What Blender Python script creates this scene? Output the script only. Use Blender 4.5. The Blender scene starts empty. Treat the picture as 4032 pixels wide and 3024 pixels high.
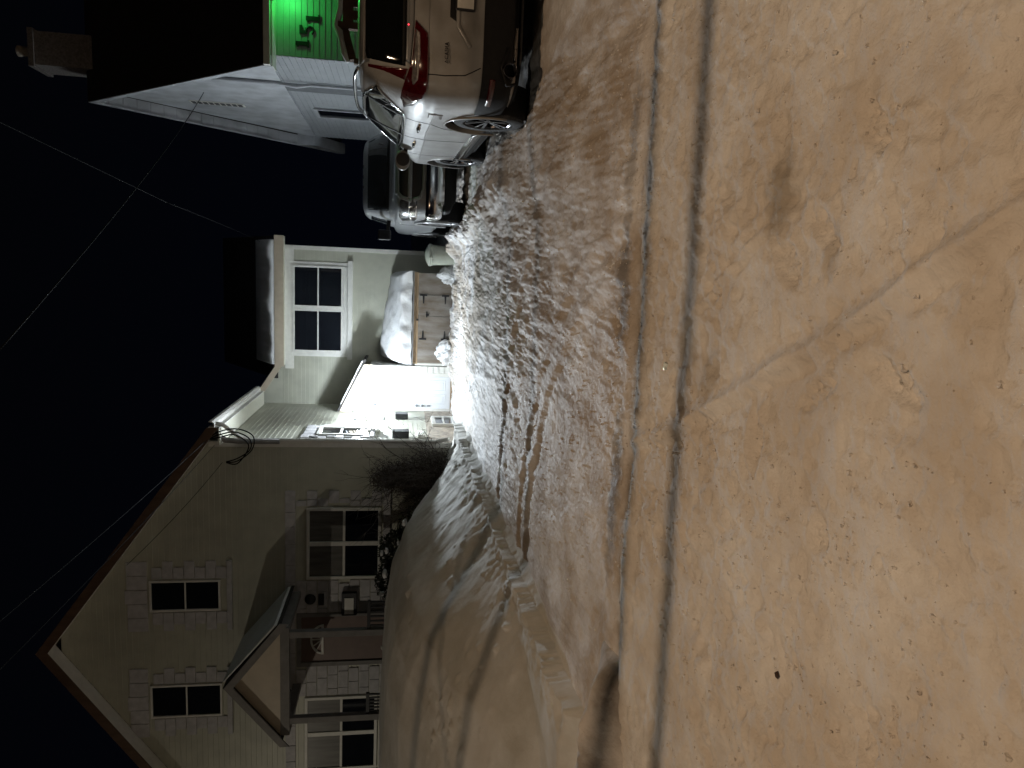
import bpy, bmesh, math, random
import numpy as np
from mathutils import Vector, Matrix
from mathutils.bvhtree import BVHTree
R = math.radians
S = bpy.context.scene
COL = S.collection
random.seed(7)

# ------------------------------------------------------------------ camera (the phone was held sideways)
pitch, yaw, roll = R(8.867), R(8.287), R(-1.15)
cy, sy, cp, sp = math.cos(yaw), math.sin(yaw), math.cos(pitch), math.sin(pitch)
fwd = Vector((-sy*cp, cy*cp, -sp)); rgt = Vector((cy, sy, 0)); dwn = fwd.cross(rgt)
cr, sr = math.cos(roll), math.sin(roll)
Rw = cr*rgt + sr*dwn; Dw = -sr*rgt + cr*dwn
cam = bpy.data.cameras.new('camera'); co = bpy.data.objects.new('camera', cam); COL.objects.link(co)
cam.sensor_width = 36; cam.lens = 36*2797/4032; cam.clip_start = .05; cam.clip_end = 600
m = Matrix.Identity(4)
for i in range(3):
    m[i][0] = Dw[i]; m[i][1] = Rw[i]; m[i][2] = -fwd[i]
m[2][3] = 1.5
co.matrix_world = m
S.camera = co

# ------------------------------------------------------------------ night sky and exposure
W = bpy.data.worlds.new('World'); S.world = W; W.use_nodes = True
nt = W.node_tree; bgn = nt.nodes['Background']
tcw = nt.nodes.new('ShaderNodeTexCoord'); sep = nt.nodes.new('ShaderNodeSeparateXYZ')
mr = nt.nodes.new('ShaderNodeMapRange'); mr.inputs[1].default_value = 0.0; mr.inputs[2].default_value = .55
cr_ = nt.nodes.new('ShaderNodeMix'); cr_.data_type = 'RGBA'
cr_.inputs[6].default_value = (.0004, .0006, .0016, 1); cr_.inputs[7].default_value = (.0005, .0006, .0009, 1)
nt.links.new(tcw.outputs['Generated'], sep.inputs[0]); nt.links.new(sep.outputs[2], mr.inputs[0])
nt.links.new(mr.outputs[0], cr_.inputs[0]); nt.links.new(cr_.outputs[2], bgn.inputs[0])
bgn.inputs[1].default_value = 1.0
S.view_settings.view_transform = 'Standard'; S.view_settings.look = 'None'
S.view_settings.exposure = .66; S.view_settings.gamma = 1
STREET_W, DOOR_W, FILL_W, GREEN_W = 840.0, 640.0, 620.0, 7.5      # strengths of the lamps and the added driveway fill, used in their builders

# ------------------------------------------------------------------ helpers
def tag(o, label=None, cat=None, group=None, kind=None):
    if label: o['label'] = label
    if cat: o['category'] = cat
    if group: o['group'] = group
    if kind: o['kind'] = kind
    return o
def thing(name, label, cat, loc=(0, 0, 0), rot=(0, 0, 0), group=None):
    o = bpy.data.objects.new(name, None); COL.objects.link(o)
    o.location = loc; o.rotation_euler = rot; o.empty_display_size = .2
    return tag(o, label, cat, group)
def V3(a): return Vector(a)

class MB:
    def __init__(s): s.v = []; s.f = []
    def add(s, vs, fs):
        b = len(s.v); s.v += [tuple(v) for v in vs]; s.f += [tuple(b+i for i in f) for f in fs]; return s
    def box(s, a, b):
        x0, y0, z0 = [min(a[i], b[i]) for i in range(3)]; x1, y1, z1 = [max(a[i], b[i]) for i in range(3)]
        return s.add([(x0,y0,z0),(x1,y0,z0),(x1,y1,z0),(x0,y1,z0),(x0,y0,z1),(x1,y0,z1),(x1,y1,z1),(x0,y1,z1)],
                     [(0,3,2,1),(4,5,6,7),(0,1,5,4),(1,2,6,5),(2,3,7,6),(3,0,4,7)])
    def bar(s, p, q, w, h, up=(0, 0, 1)):
        p, q = V3(p), V3(q); d = (q-p).normalized(); u = V3(up); side = d.cross(u)
        if side.length < 1e-4: side = d.cross(V3((1, 0, 0)))
        side.normalize(); u = side.cross(d).normalized(); side = side*w/2; u = u*h/2
        vs = []
        for c in (p, q):
            vs += [c-side-u, c+side-u, c+side+u, c-side+u]
        return s.add(vs, [(0,1,2,3),(7,6,5,4),(0,4,5,1),(1,5,6,2),(2,6,7,3),(3,7,4,0)])
    def tube(s, pts, r, n=8, cap=True):
        pts = [V3(p) for p in pts]; rs = r if isinstance(r, (list, tuple)) else [r]*len(pts)
        vs = []; prev = None
        for i, p in enumerate(pts):
            d = (pts[min(i+1, len(pts)-1)]-pts[max(i-1, 0)]).normalized()
            if prev is None:
                a = d.cross(V3((0, 0, 1)))
                if a.length < 1e-3: a = d.cross(V3((1, 0, 0)))
            else: a = prev - d*prev.dot(d)
            a.normalize(); prev = a; b = d.cross(a)
            vs += [p + (a*math.cos(t)+b*math.sin(t))*rs[i] for t in [2*math.pi*k/n for k in range(n)]]
        fs = [(i*n+k, i*n+(k+1) % n, (i+1)*n+(k+1) % n, (i+1)*n+k) for i in range(len(pts)-1) for k in range(n)]
        if cap: fs += [tuple(range(n-1, -1, -1)), tuple((len(pts)-1)*n+k for k in range(n))]
        return s.add(vs, fs)
    def lathe(s, prof, c, ax=(0, 0, 1), n=32, closed=False):
        c = V3(c); ax = V3(ax).normalized(); a = ax.cross(V3((0, 0, 1)))
        if a.length < 1e-3: a = V3((1, 0, 0))
        a.normalize(); b = ax.cross(a); vs = []
        for r, h in prof:
            vs += [c+ax*h+(a*math.cos(t)+b*math.sin(t))*r for t in [2*math.pi*k/n for k in range(n)]]
        L = len(prof); rng = range(L) if closed else range(L-1)
        fs = [(i*n+k, i*n+(k+1) % n, ((i+1) % L)*n+(k+1) % n, ((i+1) % L)*n+k) for i in rng for k in range(n)]
        return s.add(vs, fs)
    def prism(s, poly, off):
        off = V3(off); n = len(poly); vs = [V3(p) for p in poly]+[V3(p)+off for p in poly]
        return s.add(vs, [tuple(range(n-1, -1, -1)), tuple(range(n, 2*n))]+[(i, (i+1) % n, n+(i+1) % n, n+i) for i in range(n)])
    def blob(s, c, r, seed=0, amp=.2, n=10):
        rnd = random.Random(seed); c = V3(c); vs = []; fs = []
        ph = [rnd.uniform(0, 6) for _ in range(6)]
        for i in range(n+1):
            th = math.pi*i/n
            for k in range(2*n):
                p = math.pi*k/n
                d = 1+amp*(math.sin(3*p+ph[0])*math.sin(2*th+ph[1])+.6*math.sin(5*p+ph[2]+th*3)*math.sin(th)+.5*math.sin(7*th+ph[3]))
                vs.append((c.x+r[0]*d*math.sin(th)*math.cos(p), c.y+r[1]*d*math.sin(th)*math.sin(p), c.z+r[2]*d*math.cos(th)))
        for i in range(n):
            for k in range(2*n):
                fs.append((i*2*n+k, i*2*n+(k+1) % (2*n), (i+1)*2*n+(k+1) % (2*n), (i+1)*2*n+k))
        return s.add(vs, fs)
    def build(s, name, mat, parent=None, smooth=False, bevel=0, fix=True):
        me = bpy.data.meshes.new(name); me.from_pydata([tuple(v) for v in s.v], [], s.f)
        if fix:
            bm = bmesh.new(); bm.from_mesh(me); bmesh.ops.recalc_face_normals(bm, faces=bm.faces); bm.to_mesh(me); bm.free()
        me.materials.append(mat)
        o = bpy.data.objects.new(name, me); COL.objects.link(o)
        if parent: o.parent = parent
        if smooth:
            for p in me.polygons: p.use_smooth = True
            md = None
        if bevel:
            b = o.modifiers.new('bevel', 'BEVEL'); b.width = bevel; b.segments = 2; b.limit_method = 'ANGLE'; b.angle_limit = R(40)
        return o

# ---------------- materials
def mat(name, col, rough=.6, metal=0, var=.12, vscale=6, col2=None, bump=0, bscale=40, spec=.5, coat=0, stretch=(1, 1, 1), detail=6, lo=.35, hi=.65):
    m = bpy.data.materials.new(name); m.use_nodes = True; n = m.node_tree.nodes; l = m.node_tree.links
    b = n['Principled BSDF']; b.inputs['Roughness'].default_value = rough; b.inputs['Metallic'].default_value = metal
    b.inputs['Specular IOR Level'].default_value = spec
    if coat: b.inputs['Coat Weight'].default_value = coat; b.inputs['Coat Roughness'].default_value = .12
    tc = n.new('ShaderNodeTexCoord'); mp = n.new('ShaderNodeMapping'); mp.inputs['Scale'].default_value = stretch
    l.new(tc.outputs['Object'], mp.inputs[0])
    if col2 is None: col2 = tuple(c*(1-var) for c in col)
    nz = n.new('ShaderNodeTexNoise'); nz.inputs['Scale'].default_value = vscale; nz.inputs['Detail'].default_value = detail
    l.new(mp.outputs[0], nz.inputs['Vector'])
    rp = n.new('ShaderNodeMapRange'); rp.inputs[1].default_value = lo; rp.inputs[2].default_value = hi
    l.new(nz.outputs['Fac'], rp.inputs[0])
    mx = n.new('ShaderNodeMix'); mx.data_type = 'RGBA'
    mx.inputs[6].default_value = (*col2, 1); mx.inputs[7].default_value = (*col, 1)
    l.new(rp.outputs[0], mx.inputs[0]); l.new(mx.outputs[2], b.inputs['Base Color'])
    if bump:
        nb = n.new('ShaderNodeTexNoise'); nb.inputs['Scale'].default_value = bscale; nb.inputs['Detail'].default_value = 8
        l.new(mp.outputs[0], nb.inputs['Vector'])
        bp = n.new('ShaderNodeBump'); bp.inputs['Strength'].default_value = 1; bp.inputs['Distance'].default_value = bump
        l.new(nb.outputs['Fac'], bp.inputs['Height']); l.new(bp.outputs[0], b.inputs['Normal'])
    m['bsdf'] = b.name
    return m
def glass(name, col=(.012, .014, .018), rough=.03):
    return mat(name, col, rough, var=.3, vscale=2, spec=.6)
def emit(name, col, strength):
    m = bpy.data.materials.new(name); m.use_nodes = True; b = m.node_tree.nodes['Principled BSDF']
    b.inputs['Base Color'].default_value = (*col, 1); b.inputs['Emission Color'].default_value = (*col, 1)
    b.inputs['Emission Strength'].default_value = strength; return m

M = {}
M['siding'] = mat('cream_vinyl_siding', (.51, .51, .42), .5, var=.14, vscale=3, bump=.0012, bscale=25)
M['siding_grey'] = mat('grey_vinyl_siding', (.36, .38, .40), .5, var=.12, vscale=3)
M['trim'] = mat('white_painted_trim', (.74, .73, .68), .5, var=.1, vscale=8, bump=.0006, bscale=60)
M['beige'] = mat('beige_fascia', (.55, .47, .36), .5, var=.12, vscale=5)
M['soffit'] = mat('cream_soffit', (.66, .65, .54), .55, var=.06)
M['block'] = mat('painted_stone_block', (.54, .53, .54), .8, var=.2, vscale=9, bump=.006, bscale=25)
M['roof'] = mat('dark_asphalt_shingle', (.05, .047, .045), .9, var=.4, vscale=30, bump=.004, bscale=60)
M['stone'] = mat('fieldstone_foundation', (.50, .44, .36), .85, col2=(.28, .25, .21), vscale=11, bump=.02, bscale=8)
M['plywood'] = mat('weathered_plywood', (.285, .265, .24), .85, col2=(.155, .115, .08), vscale=4, stretch=(1.6, 1, .5), bump=.002, bscale=40, lo=.3, hi=.7)
M['plywood_tan'] = mat('fresh_pine_board', (.44, .31, .19), .75, col2=(.28, .19, .11), vscale=8, stretch=(.3, 1, 1))
M['black'] = mat('black_metal', (.015, .015, .017), .45, var=.3)
M['blackplastic'] = mat('black_plastic', (.009, .009, .010), .6, var=.3, vscale=20, bump=.0005, bscale=200, spec=.25)
M['privacy'] = mat('tinted_rear_glass', (.006, .007, .007), .04, var=.2, spec=.3)
M['rubber'] = mat('tyre_rubber', (.02, .02, .021), .8, col2=(.05, .05, .052), vscale=9, bump=.002, bscale=60)
M['chrome'] = mat('chrome', (.75, .76, .78), .12, 1, var=.05)
M['alloy'] = mat('dark_alloy', (.08, .08, .09), .25, 1, var=.3)
M['glass'] = glass('window_glass')
M['carglass'] = glass('car_glass', (.035, .038, .04), .03)
M['carpaint'] = mat('white_car_paint', (.30, .30, .295), .38, var=.10, vscale=4, coat=.4, col2=(.21, .203, .19), detail=9)
M['truckpaint'] = mat('white_truck_paint', (.27, .28, .29), .3, var=.12, vscale=4, coat=.6)
M['red'] = mat('red_lens', (.07, .002, .0035), .12, var=.3, vscale=12, coat=1)
M['clear'] = mat('clear_lens', (.45, .42, .40), .12, .6, var=.5, vscale=30, coat=1)
M['hl'] = mat('headlight_lens', (.30, .31, .33), .1, .5, var=.6, vscale=14, coat=1)
M['bin'] = mat('grey_green_bin_plastic', (.36, .38, .32), .5, var=.15, vscale=7)
M['wire'] = mat('black_cable', (.006, .006, .006), .8, spec=.1)
M['wood_brown'] = mat('brown_stained_wood', (.13, .075, .045), .7, var=.35, vscale=8, stretch=(1, 1, .3))
M['doorwhite'] = mat('white_door_paint', (.76, .78, .80), .35, var=.04)
M['doorbrown'] = mat('brown_door_paint', (.16, .105, .085), .45, var=.15)
M['twig'] = mat('bare_twig_bark', (.085, .07, .06), .9, var=.4, vscale=20)
M['leaf'] = mat('dark_evergreen_leaf', (.028, .04, .026), .6, var=.5, vscale=9)
M['greywood'] = mat('grey_painted_wood', (.22, .21, .20), .7, var=.2)
M['steel'] = mat('galvanised_steel', (.35, .36, .37), .4, .8, var=.2)
M['brick'] = mat('sooty_chimney_brick', (.24, .22, .21), .9, var=.4, vscale=25, bump=.004, bscale=30)
M['leaflitter'] = mat('dead_leaf', (.05, .028, .018), .8)
M['ice'] = mat('ice_chip', (.75, .85, .85), .1, var=.1)

def snow_mat(name, clean=(.80, .81, .83), dirt=(.62, .58, .53), vs=1.6, lo=.42, hi=.62, b1=.006, s1=26, b2=.003, s2=110):
    m = bpy.data.materials.new(name); m.use_nodes = True; n = m.node_tree.nodes; l = m.node_tree.links
    b = n['Principled BSDF']; b.inputs['Roughness'].default_value = .8; b.inputs['Specular IOR Level'].default_value = .12
    tc = n.new('ShaderNodeTexCoord')
    nz = n.new('ShaderNodeTexNoise'); nz.inputs['Scale'].default_value = vs; nz.inputs['Detail'].default_value = 9; nz.inputs['Roughness'].default_value = .62
    l.new(tc.outputs['Object'], nz.inputs['Vector'])
    rp = n.new('ShaderNodeMapRange'); rp.inputs[1].default_value = lo; rp.inputs[2].default_value = hi
    l.new(nz.outputs['Fac'], rp.inputs[0])
    mx = n.new('ShaderNodeMix'); mx.data_type = 'RGBA'; mx.inputs[6].default_value = (*dirt, 1); mx.inputs[7].default_value = (*clean, 1)
    l.new(rp.outputs[0], mx.inputs[0]); l.new(mx.outputs[2], b.inputs['Base Color'])
    prev = None
    for sc, dist in ((s1, b1), (s2, b2)):
        nb = n.new('ShaderNodeTexNoise'); nb.inputs['Scale'].default_value = sc; nb.inputs['Detail'].default_value = 5
        l.new(tc.outputs['Object'], nb.inputs['Vector'])
        bp = n.new('ShaderNodeBump'); bp.inputs['Distance'].default_value = dist; bp.inputs['Strength'].default_value = 1
        l.new(nb.outputs['Fac'], bp.inputs['Height'])
        if prev: l.new(prev.outputs[0], bp.inputs['Normal'])
        prev = bp
    l.new(prev.outputs[0], b.inputs['Normal'])
    return m
M['snow'] = snow_mat('clean_snow', (.82, .83, .85), (.74, .74, .74), b1=.010, s1=14, b2=.003, s2=70)
M['snow_bank'] = snow_mat('bank_snow', (.66, .66, .64), (.54, .53, .49), vs=1.2, b1=.008, s1=10, b2=.002, s2=60)
M['snow_road'] = snow_mat('packed_road_snow', (.76, .75, .73), (.60, .55, .49), vs=1.3, b1=.014, s1=16, b2=.004, s2=90)
M['snow_drive'] = snow_mat('driveway_snow', (.78, .78, .79), (.46, .40, .34), vs=1.2, b1=.012, s1=22, b2=.003, s2=90)
M['snow_drive'].node_tree.nodes['Principled BSDF'].inputs['Specular IOR Level'].default_value = .22; M['snow_drive'].node_tree.nodes['Principled BSDF'].inputs['Roughness'].default_value = .65
def stain(m, c, rad, col, amt):
    n = m.node_tree.nodes; l = m.node_tree.links; b = n['Principled BSDF']; src = b.inputs['Base Color'].links[0].from_socket
    tc = n.new('ShaderNodeTexCoord'); nz = n.new('ShaderNodeTexNoise'); nz.inputs['Scale'].default_value = 14; nz.inputs['Detail'].default_value = 8
    l.new(tc.outputs['Object'], nz.inputs['Vector'])
    mp = n.new('ShaderNodeMapping'); mp.inputs['Location'].default_value = (-c[0]/rad[0], -c[1]/rad[1], 0); mp.inputs['Scale'].default_value = (1/rad[0], 1/rad[1], 0)
    l.new(tc.outputs['Object'], mp.inputs[0]); ln = n.new('ShaderNodeVectorMath'); ln.operation = 'LENGTH'; l.new(mp.outputs[0], ln.inputs[0])
    sb = n.new('ShaderNodeMath'); sb.operation = 'SUBTRACT'; l.new(nz.outputs['Fac'], sb.inputs[0]); l.new(ln.outputs['Value'], sb.inputs[1])
    rp = n.new('ShaderNodeMapRange'); rp.inputs[1].default_value = -.45; rp.inputs[2].default_value = .15; rp.inputs[4].default_value = amt; l.new(sb.outputs[0], rp.inputs[0])
    mx = n.new('ShaderNodeMix'); mx.data_type = 'RGBA'; mx.inputs[7].default_value = (*col, 1); l.new(rp.outputs[0], mx.inputs[0]); l.new(src, mx.inputs[6]); l.new(mx.outputs[2], b.inputs['Base Color'])
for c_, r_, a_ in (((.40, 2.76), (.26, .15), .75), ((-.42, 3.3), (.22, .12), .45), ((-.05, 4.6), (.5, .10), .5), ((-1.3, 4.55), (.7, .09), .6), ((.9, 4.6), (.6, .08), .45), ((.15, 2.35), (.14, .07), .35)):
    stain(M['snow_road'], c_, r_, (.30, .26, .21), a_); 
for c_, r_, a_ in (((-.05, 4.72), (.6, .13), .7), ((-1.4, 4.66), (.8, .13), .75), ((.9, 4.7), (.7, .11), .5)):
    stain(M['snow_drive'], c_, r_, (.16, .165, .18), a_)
M['snow_dark'] = snow_mat('dark_plough_snow', (.56, .53, .50), (.33, .30, .27), vs=2.4, b1=.02, s1=9, b2=.005, s2=60)

# ---------------- numpy noise
def _h(ix, iy, seed):
    a = (ix.astype(np.int64)*374761393+iy.astype(np.int64)*668265263+seed*1442695041) & 0x7fffffff
    a = ((a ^ (a >> 13))*1274126177) & 0x7fffffff
    a = (a ^ (a >> 16)) & 0xffff
    return a/65535.0
def vn(x, y, seed=0):
    xi = np.floor(x); yi = np.floor(y); fx = x-xi; fy = y-yi
    fx = fx*fx*fx*(fx*(fx*6-15)+10); fy = fy*fy*fy*(fy*(fy*6-15)+10)
    a = _h(xi, yi, seed); b = _h(xi+1, yi, seed); c = _h(xi, yi+1, seed); d = _h(xi+1, yi+1, seed)
    return (a*(1-fx)+b*fx)*(1-fy)+(c*(1-fx)+d*fx)*fy - .5
def fbm(x, y, seed=0, o=4, g=.5):
    s = 0; a = 1; f = 1
    for k in range(o):
        ca, sa = math.cos(k*1.1), math.sin(k*1.1)
        s = s + a*vn((x*ca-y*sa)*f+k*17.3, (x*sa+y*ca)*f-k*9.1, seed+k*31); a *= g; f *= 2.03
    return s
def sst(a, b, x):
    t = np.clip((x-a)/(b-a), 0, 1); return t*t*(3-2*t)

def segdist(X, Y, pts):
    d = np.full(X.shape, 1e9)
    for (x0, y0), (x1, y1) in zip(pts[:-1], pts[1:]):
        vx, vy = x1-x0, y1-y0; L = vx*vx+vy*vy
        t = np.clip(((X-x0)*vx+(Y-y0)*vy)/L, 0, 1)
        d = np.minimum(d, np.hypot(X-x0-t*vx, Y-y0-t*vy))
    return d

def base_z(X, Y):
    q = sst(.4, 1.5, X)
    z = q*(.25*sst(4.3, 7.2, Y)+.14*sst(6.5, 10.5, Y)) + (1-q)*.25*np.clip((Y-4.4)/7.5, 0, 1)
    z = z + .15*sst(3.6, 4.6, X)*sst(5, 7, Y)
    return z
def base1(x, y): return float(base_z(np.array([float(x)]), np.array([float(y)]))[0])

def ground_z(X, Y):
    z = base_z(X, Y)
    road = 1-sst(4.2, 4.7, Y); drive = sst(4.4, 4.8, Y)
    wob = fbm(X*.7, Y*.7, 3, 3)
    # --- road: packed, scuffed snow
    zr = .030*fbm(X*1.1, Y*1.1, 11, 4) + .019*fbm(X*3.7, Y*3.7, 12, 6, .58)*np.clip(.7+1.6*fbm(X*.7, Y*.7, 13, 2), .25, 1.4)
    lum = sst(.24, .34, fbm(X*11, Y*11, 15, 3))*.013*np.clip(.35+1.6*fbm(X*.9, Y*.9, 16, 2), 0, 1)
    zr = zr + lum
    pit = sst(.20, .29, fbm(X*8, Y*8, 25, 3))*.028*sst(-.20, .10, fbm(X*1.3, Y*1.3, 26, 2))*np.clip(.3+1.7*fbm(X*.8+5, Y*.8, 26, 2), 0, 1)
    zr = zr - pit
    zr = zr + .009*sst(-.02, .03, fbm(X*2.2, Y*2.2, 27, 4, .55)) + .007*sst(.06, .10, fbm(X*4.5, Y*4.5, 28, 4, .55)) - .006*sst(.12, .15, fbm(X*7+3, Y*5, 29, 3))
    u = (X*.53+Y*.85); v = (X*.85-Y*.53)                        # scuffs run with the traffic
    zr = zr + .016*(1+1.0*sst(.1, .7, X))*fbm(u*1.2, v*9, 18, 4)*np.clip(.5+fbm(X*.6, Y*.6, 19, 2)*2, 0, 1)
    tr1 = [(.40, 1.2), (.23, 1.58), (-.08, 2.18), (-.40, 2.87), (-.79, 3.72), (-1.05, 4.45)]
    tr2 = [(-.20, 3.72), (.06, 3.23), (.25, 2.85)]
    tr3 = [(-1.9, 3.2), (-1.2, 3.0), (-.95, 2.65), (-.8, 2.5)]
    for pts, w, h in ((tr1, .028, .026), (tr2, .016, .014), (tr3, .02, .007)):
        d = segdist(X+.02*vn(X*6, Y*6, 40), Y, pts)
        zr = zr + h*np.exp(-(d/w)**2) - h*.5*np.exp(-((d-w*2.6)/w)**2)
    for sgn, (x0, y0), a, l_, w_ in ((1, (.13, 2.66), .9, .15, .055), (1, (.24, 2.42), .9, .13, .05), (1, (.2, 3.47), 1.2, .11, .05), (1, (-.86, 2.26), .2, .07, .05), (1, (-1.42, 1.9), .5, .1, .04),
                                     (1, (-.35, 2.35), 2.2, .13, .05), (1, (.55, 2.2), .7, .12, .05), (1, (-.7, 3.2), .9, .15, .05), (1, (-.25, 1.95), 1.2, .14, .05), (1, (-.62, 2.75), .3, .13, .05)):
        ca, sa = math.cos(a), math.sin(a); uu = (X-x0)*ca+(Y-y0)*sa; vv = -(X-x0)*sa+(Y-y0)*ca
        q = (uu/l_)**2+(vv/w_)**2
        zr = zr - .020*np.exp(-q**3)*(1+1.2*fbm(X*18, Y*18, 45, 2)) + .004*np.exp(-((q-1.7)/.6)**2) + .009*np.exp(-q**2)*np.sign(np.sin(uu*150))*np.sign(np.sin(vv*170))*.8
    sc = np.exp(-(((X-.37)/.20)**2+((Y-2.78)/.13)**2)); zr = zr + sc*.035*fbm(X*16, Y*16, 44, 3)
    # --- driveway: torn-up tracked snow, shallow so the door lamp rakes over it
    pat = np.clip(.85+1.3*fbm(X*.45, Y*.35, 51, 3), .55, 1.3)
    ruff = .034*fbm(X*8.0-Y*.6, Y*1.5, 52, 5, .66) + .011*fbm(X*26, Y*6, 53, 3, .55) + .008*sst(.0, .05, fbm(X*5, Y*1.8, 56, 4, .55))
    terr = .026*fbm(X*2.1, Y*1.2, 54, 3)*(1-.6*sst(11, 14, Y))
    ridg = (.5-np.abs(fbm(X*3.2, Y*1.3, 55, 3)))*.03
    zd = terr + ruff*pat + ridg*pat
    for xc, w in ((-1.9, .13), (-.35, .12), (.05, .12), (-1.45, .12)):
        xx = X-xc-.22*np.sin(Y*.35+xc)-.04*wob
        zd = zd - .009*np.exp(-(xx/w)**2)*sst(5, 6.5, Y)*(1-sst(15, 16.5, Y)) + .007*np.exp(-((np.abs(xx)-w*1.7)/(w*.5))**2)
    arc = np.hypot(X+3.2, Y-4.2)
    for r_ in (3.2, 3.55, 5.0):
        zd = zd - .016*np.exp(-((arc-r_)/.06)**2) + .014*np.exp(-((arc-r_-.13)/.05)**2)
    zr = zr*(1-.6*np.exp(-((Y-3.62-.016*X)/.16)**2))
    zz = z + zr*road + zd*drive
    # curb groove at the road's edge
    g = Y-4.50-.05*wob-.035*X*.6
    zz = zz - .030*np.exp(-(g/.10)**2)*(.4+np.clip(fbm(X*1.1, X*0+3, 61, 2)*2.2+.4, 0, 1)) + .020*np.exp(-((g+.22)/.09)**2)
    zz = zz + .015*fbm(X*9, Y*9, 62, 3)*np.exp(-((g-.2)/.35)**2)
    # ridge of crumbs the plough left between the open drive and the parked vehicles
    rid = [(1.10, 8.3), (1.20, 9.6), (1.10, 11.2), (.98, 12.6), (.90, 14.2), (.95, 16.2)]
    d = segdist(X+.05*fbm(X*3, Y*3, 71, 2), Y, rid)
    hh = .10+.10*sst(8.3, 13, Y)
    zz = zz + hh*np.exp(-(d/.16)**2)*(.8+.9*fbm(X*6.5, Y*5.5, 72, 4, .6))*sst(8.2, 9, Y)*.9
    # churned heap round the bin and the box
    hp = np.exp(-(((X-.75)/.35)**2+((Y-16.5)/.4)**2)); zz = zz + hp*(.20+.18*fbm(X*6, Y*6, 73, 3))
    zz = zz + .07*sst(16.0, 16.8, Y)*sst(-2.6, -2.1, X)*(1+1.2*fbm(X*5, Y*5, 74, 3))*(1-sst(.6, 1.0, X))
    # yard to the far right
    zz = zz + .06*fbm(X*1.2, Y*1.2, 81, 3)*sst(3.4, 4.2, X)
    return zz

def axis_pts(segs):
    out = [segs[0][0]]
    for a, b, d in segs:
        n = max(1, int(round((b-a)/d))); out += [a+(b-a)*(i+1)/n for i in range(n)]
    return np.array(out)
gx = axis_pts([(-70, -20, 5), (-20, -8, .6), (-8, -5, .1), (-5, -3.4, .04), (-3.4, 1.9, .0125), (1.9, 4.6, .035), (4.6, 9, .15), (9, 20, .8), (20, 80, 6)])
ys = [-40, -20, -10, -5, -2, -.5, .3, .9]; y = .9
while y < 19: y += max(.0095, .0045*y); ys.append(y)
ys += [20, 21, 23, 26, 30, 40, 60, 100]
gy = np.array(ys)
GX, GY = np.meshgrid(gx, gy)
GZ = ground_z(GX, GY)
nx, ny = len(gx), len(gy)
ii, jj = np.meshgrid(np.arange(nx-1), np.arange(ny-1))
cxm = (GX[:-1, :-1]+GX[1:, 1:])/2; cym = (GY[:-1, :-1]+GY[1:, 1:])/2
quads = np.stack([jj*nx+ii, jj*nx+ii+1, (jj+1)*nx+ii+1, (jj+1)*nx+ii], -1)
def grid_obj(name, mask, X, Y, Z, Q, mt):
    q = Q[mask]; used, inv = np.unique(q.ravel(), return_inverse=True)
    co_ = np.stack([X.ravel()[used], Y.ravel()[used], Z.ravel()[used]], -1).astype(np.float32)
    me = bpy.data.meshes.new(name); nq = len(q)
    me.vertices.add(len(co_)); me.vertices.foreach_set('co', co_.ravel())
    me.loops.add(nq*4); me.loops.foreach_set('vertex_index', inv.astype(np.int32))
    me.polygons.add(nq); me.polygons.foreach_set('loop_start', np.arange(0, nq*4, 4, dtype=np.int32))
    me.polygons.foreach_set('use_smooth', np.ones(nq, dtype=bool))
    me.update(calc_edges=True); me.validate(); me.materials.append(mt)
    o = bpy.data.objects.new(name, me); COL.objects.link(o); return o
edge = 4.50+.05*fbm(cxm*.7, cym*.7, 3, 3)+.021*cxm
mroad = cym < edge
mdrive = (~mroad) & (cxm > -3.6) & (cxm < 3.75+.9*fbm(cxm*.9, cym*.9, 151, 4)-.25*np.clip(5.5-cym, 0, 2)) & (cym < 18.4)
tag(grid_obj('road', mroad, GX, GY, GZ, quads, M['snow_road']), kind='structure')
tag(grid_obj('driveway', mdrive, GX, GY, GZ, quads, M['snow_drive']), kind='structure')
tag(grid_obj('yard', ~(mroad | mdrive), GX, GY, GZ, quads, M['snow']), kind='structure')

# ---------------- street lamp and overhead lines behind the photographer
def street_lamp(x, y, label, power, size, blend, tilt, soft, col=(1, .69, .43)):
    t = thing('street_lamp', label, 'street lamp', (x, y, 0), group='street lamps along the street')
    MB().lathe([(.13, 0), (.12, .4), (.085, 4), (.07, 8.0)], (0, 0, 0), n=20).build('pole', M['steel'], t, True)
    MB().tube([(0, 0, 7.8), (-.05, .7, 8.2), (-.1, 2.2, 8.42), (-.15, 4.4, 8.42)], [.05, .045, .04, .035], 12).build('arm', M['steel'], t, True)
    MB().lathe([(0, .10), (.10, .09), (.17, .03), (.19, -.03), (.14, -.035), (.0, -.035)], (-.15, 4.7, 8.40), n=24).build('lamp_head', M['steel'], t, True)
    l = bpy.data.lights.new('street_light', 'SPOT'); l.energy = power; l.color = col
    l.spot_size = R(size); l.spot_blend = blend; l.shadow_soft_size = soft
    lo = bpy.data.objects.new('street_light', l); COL.objects.link(lo); lo.parent = t; lo.location = (-.15, 4.7, 8.30)
    lo.rotation_euler = (R(tilt), 0, 0)
street_lamp(.2, -5.9, 'tall grey street lamp with curved arm, over the road by the driveway', STREET_W, 148, .75, -2, .042)
street_lamp(-21, -5.2, 'tall grey street lamp with curved arm, farther along beyond the cream house', 1500, 160, .5, 12, .06, (1, .90, .73))
def sagline(p, q, sag, n=24):
    p, q = V3(p), V3(q)
    return [p.lerp(q, i/n)-V3((0, 0, sag*4*(i/n)*(1-i/n))) for i in range(n+1)]
def wire(p, q, sag, r, label, name='overhead_wire', group=None, n=24):
    o = MB().tube(sagline(p, q, sag, n), r, 6).build(name, M['wire'], None, True); return tag(o, label, 'wire', group)
g_ = 'utility lines along the street'
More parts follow.
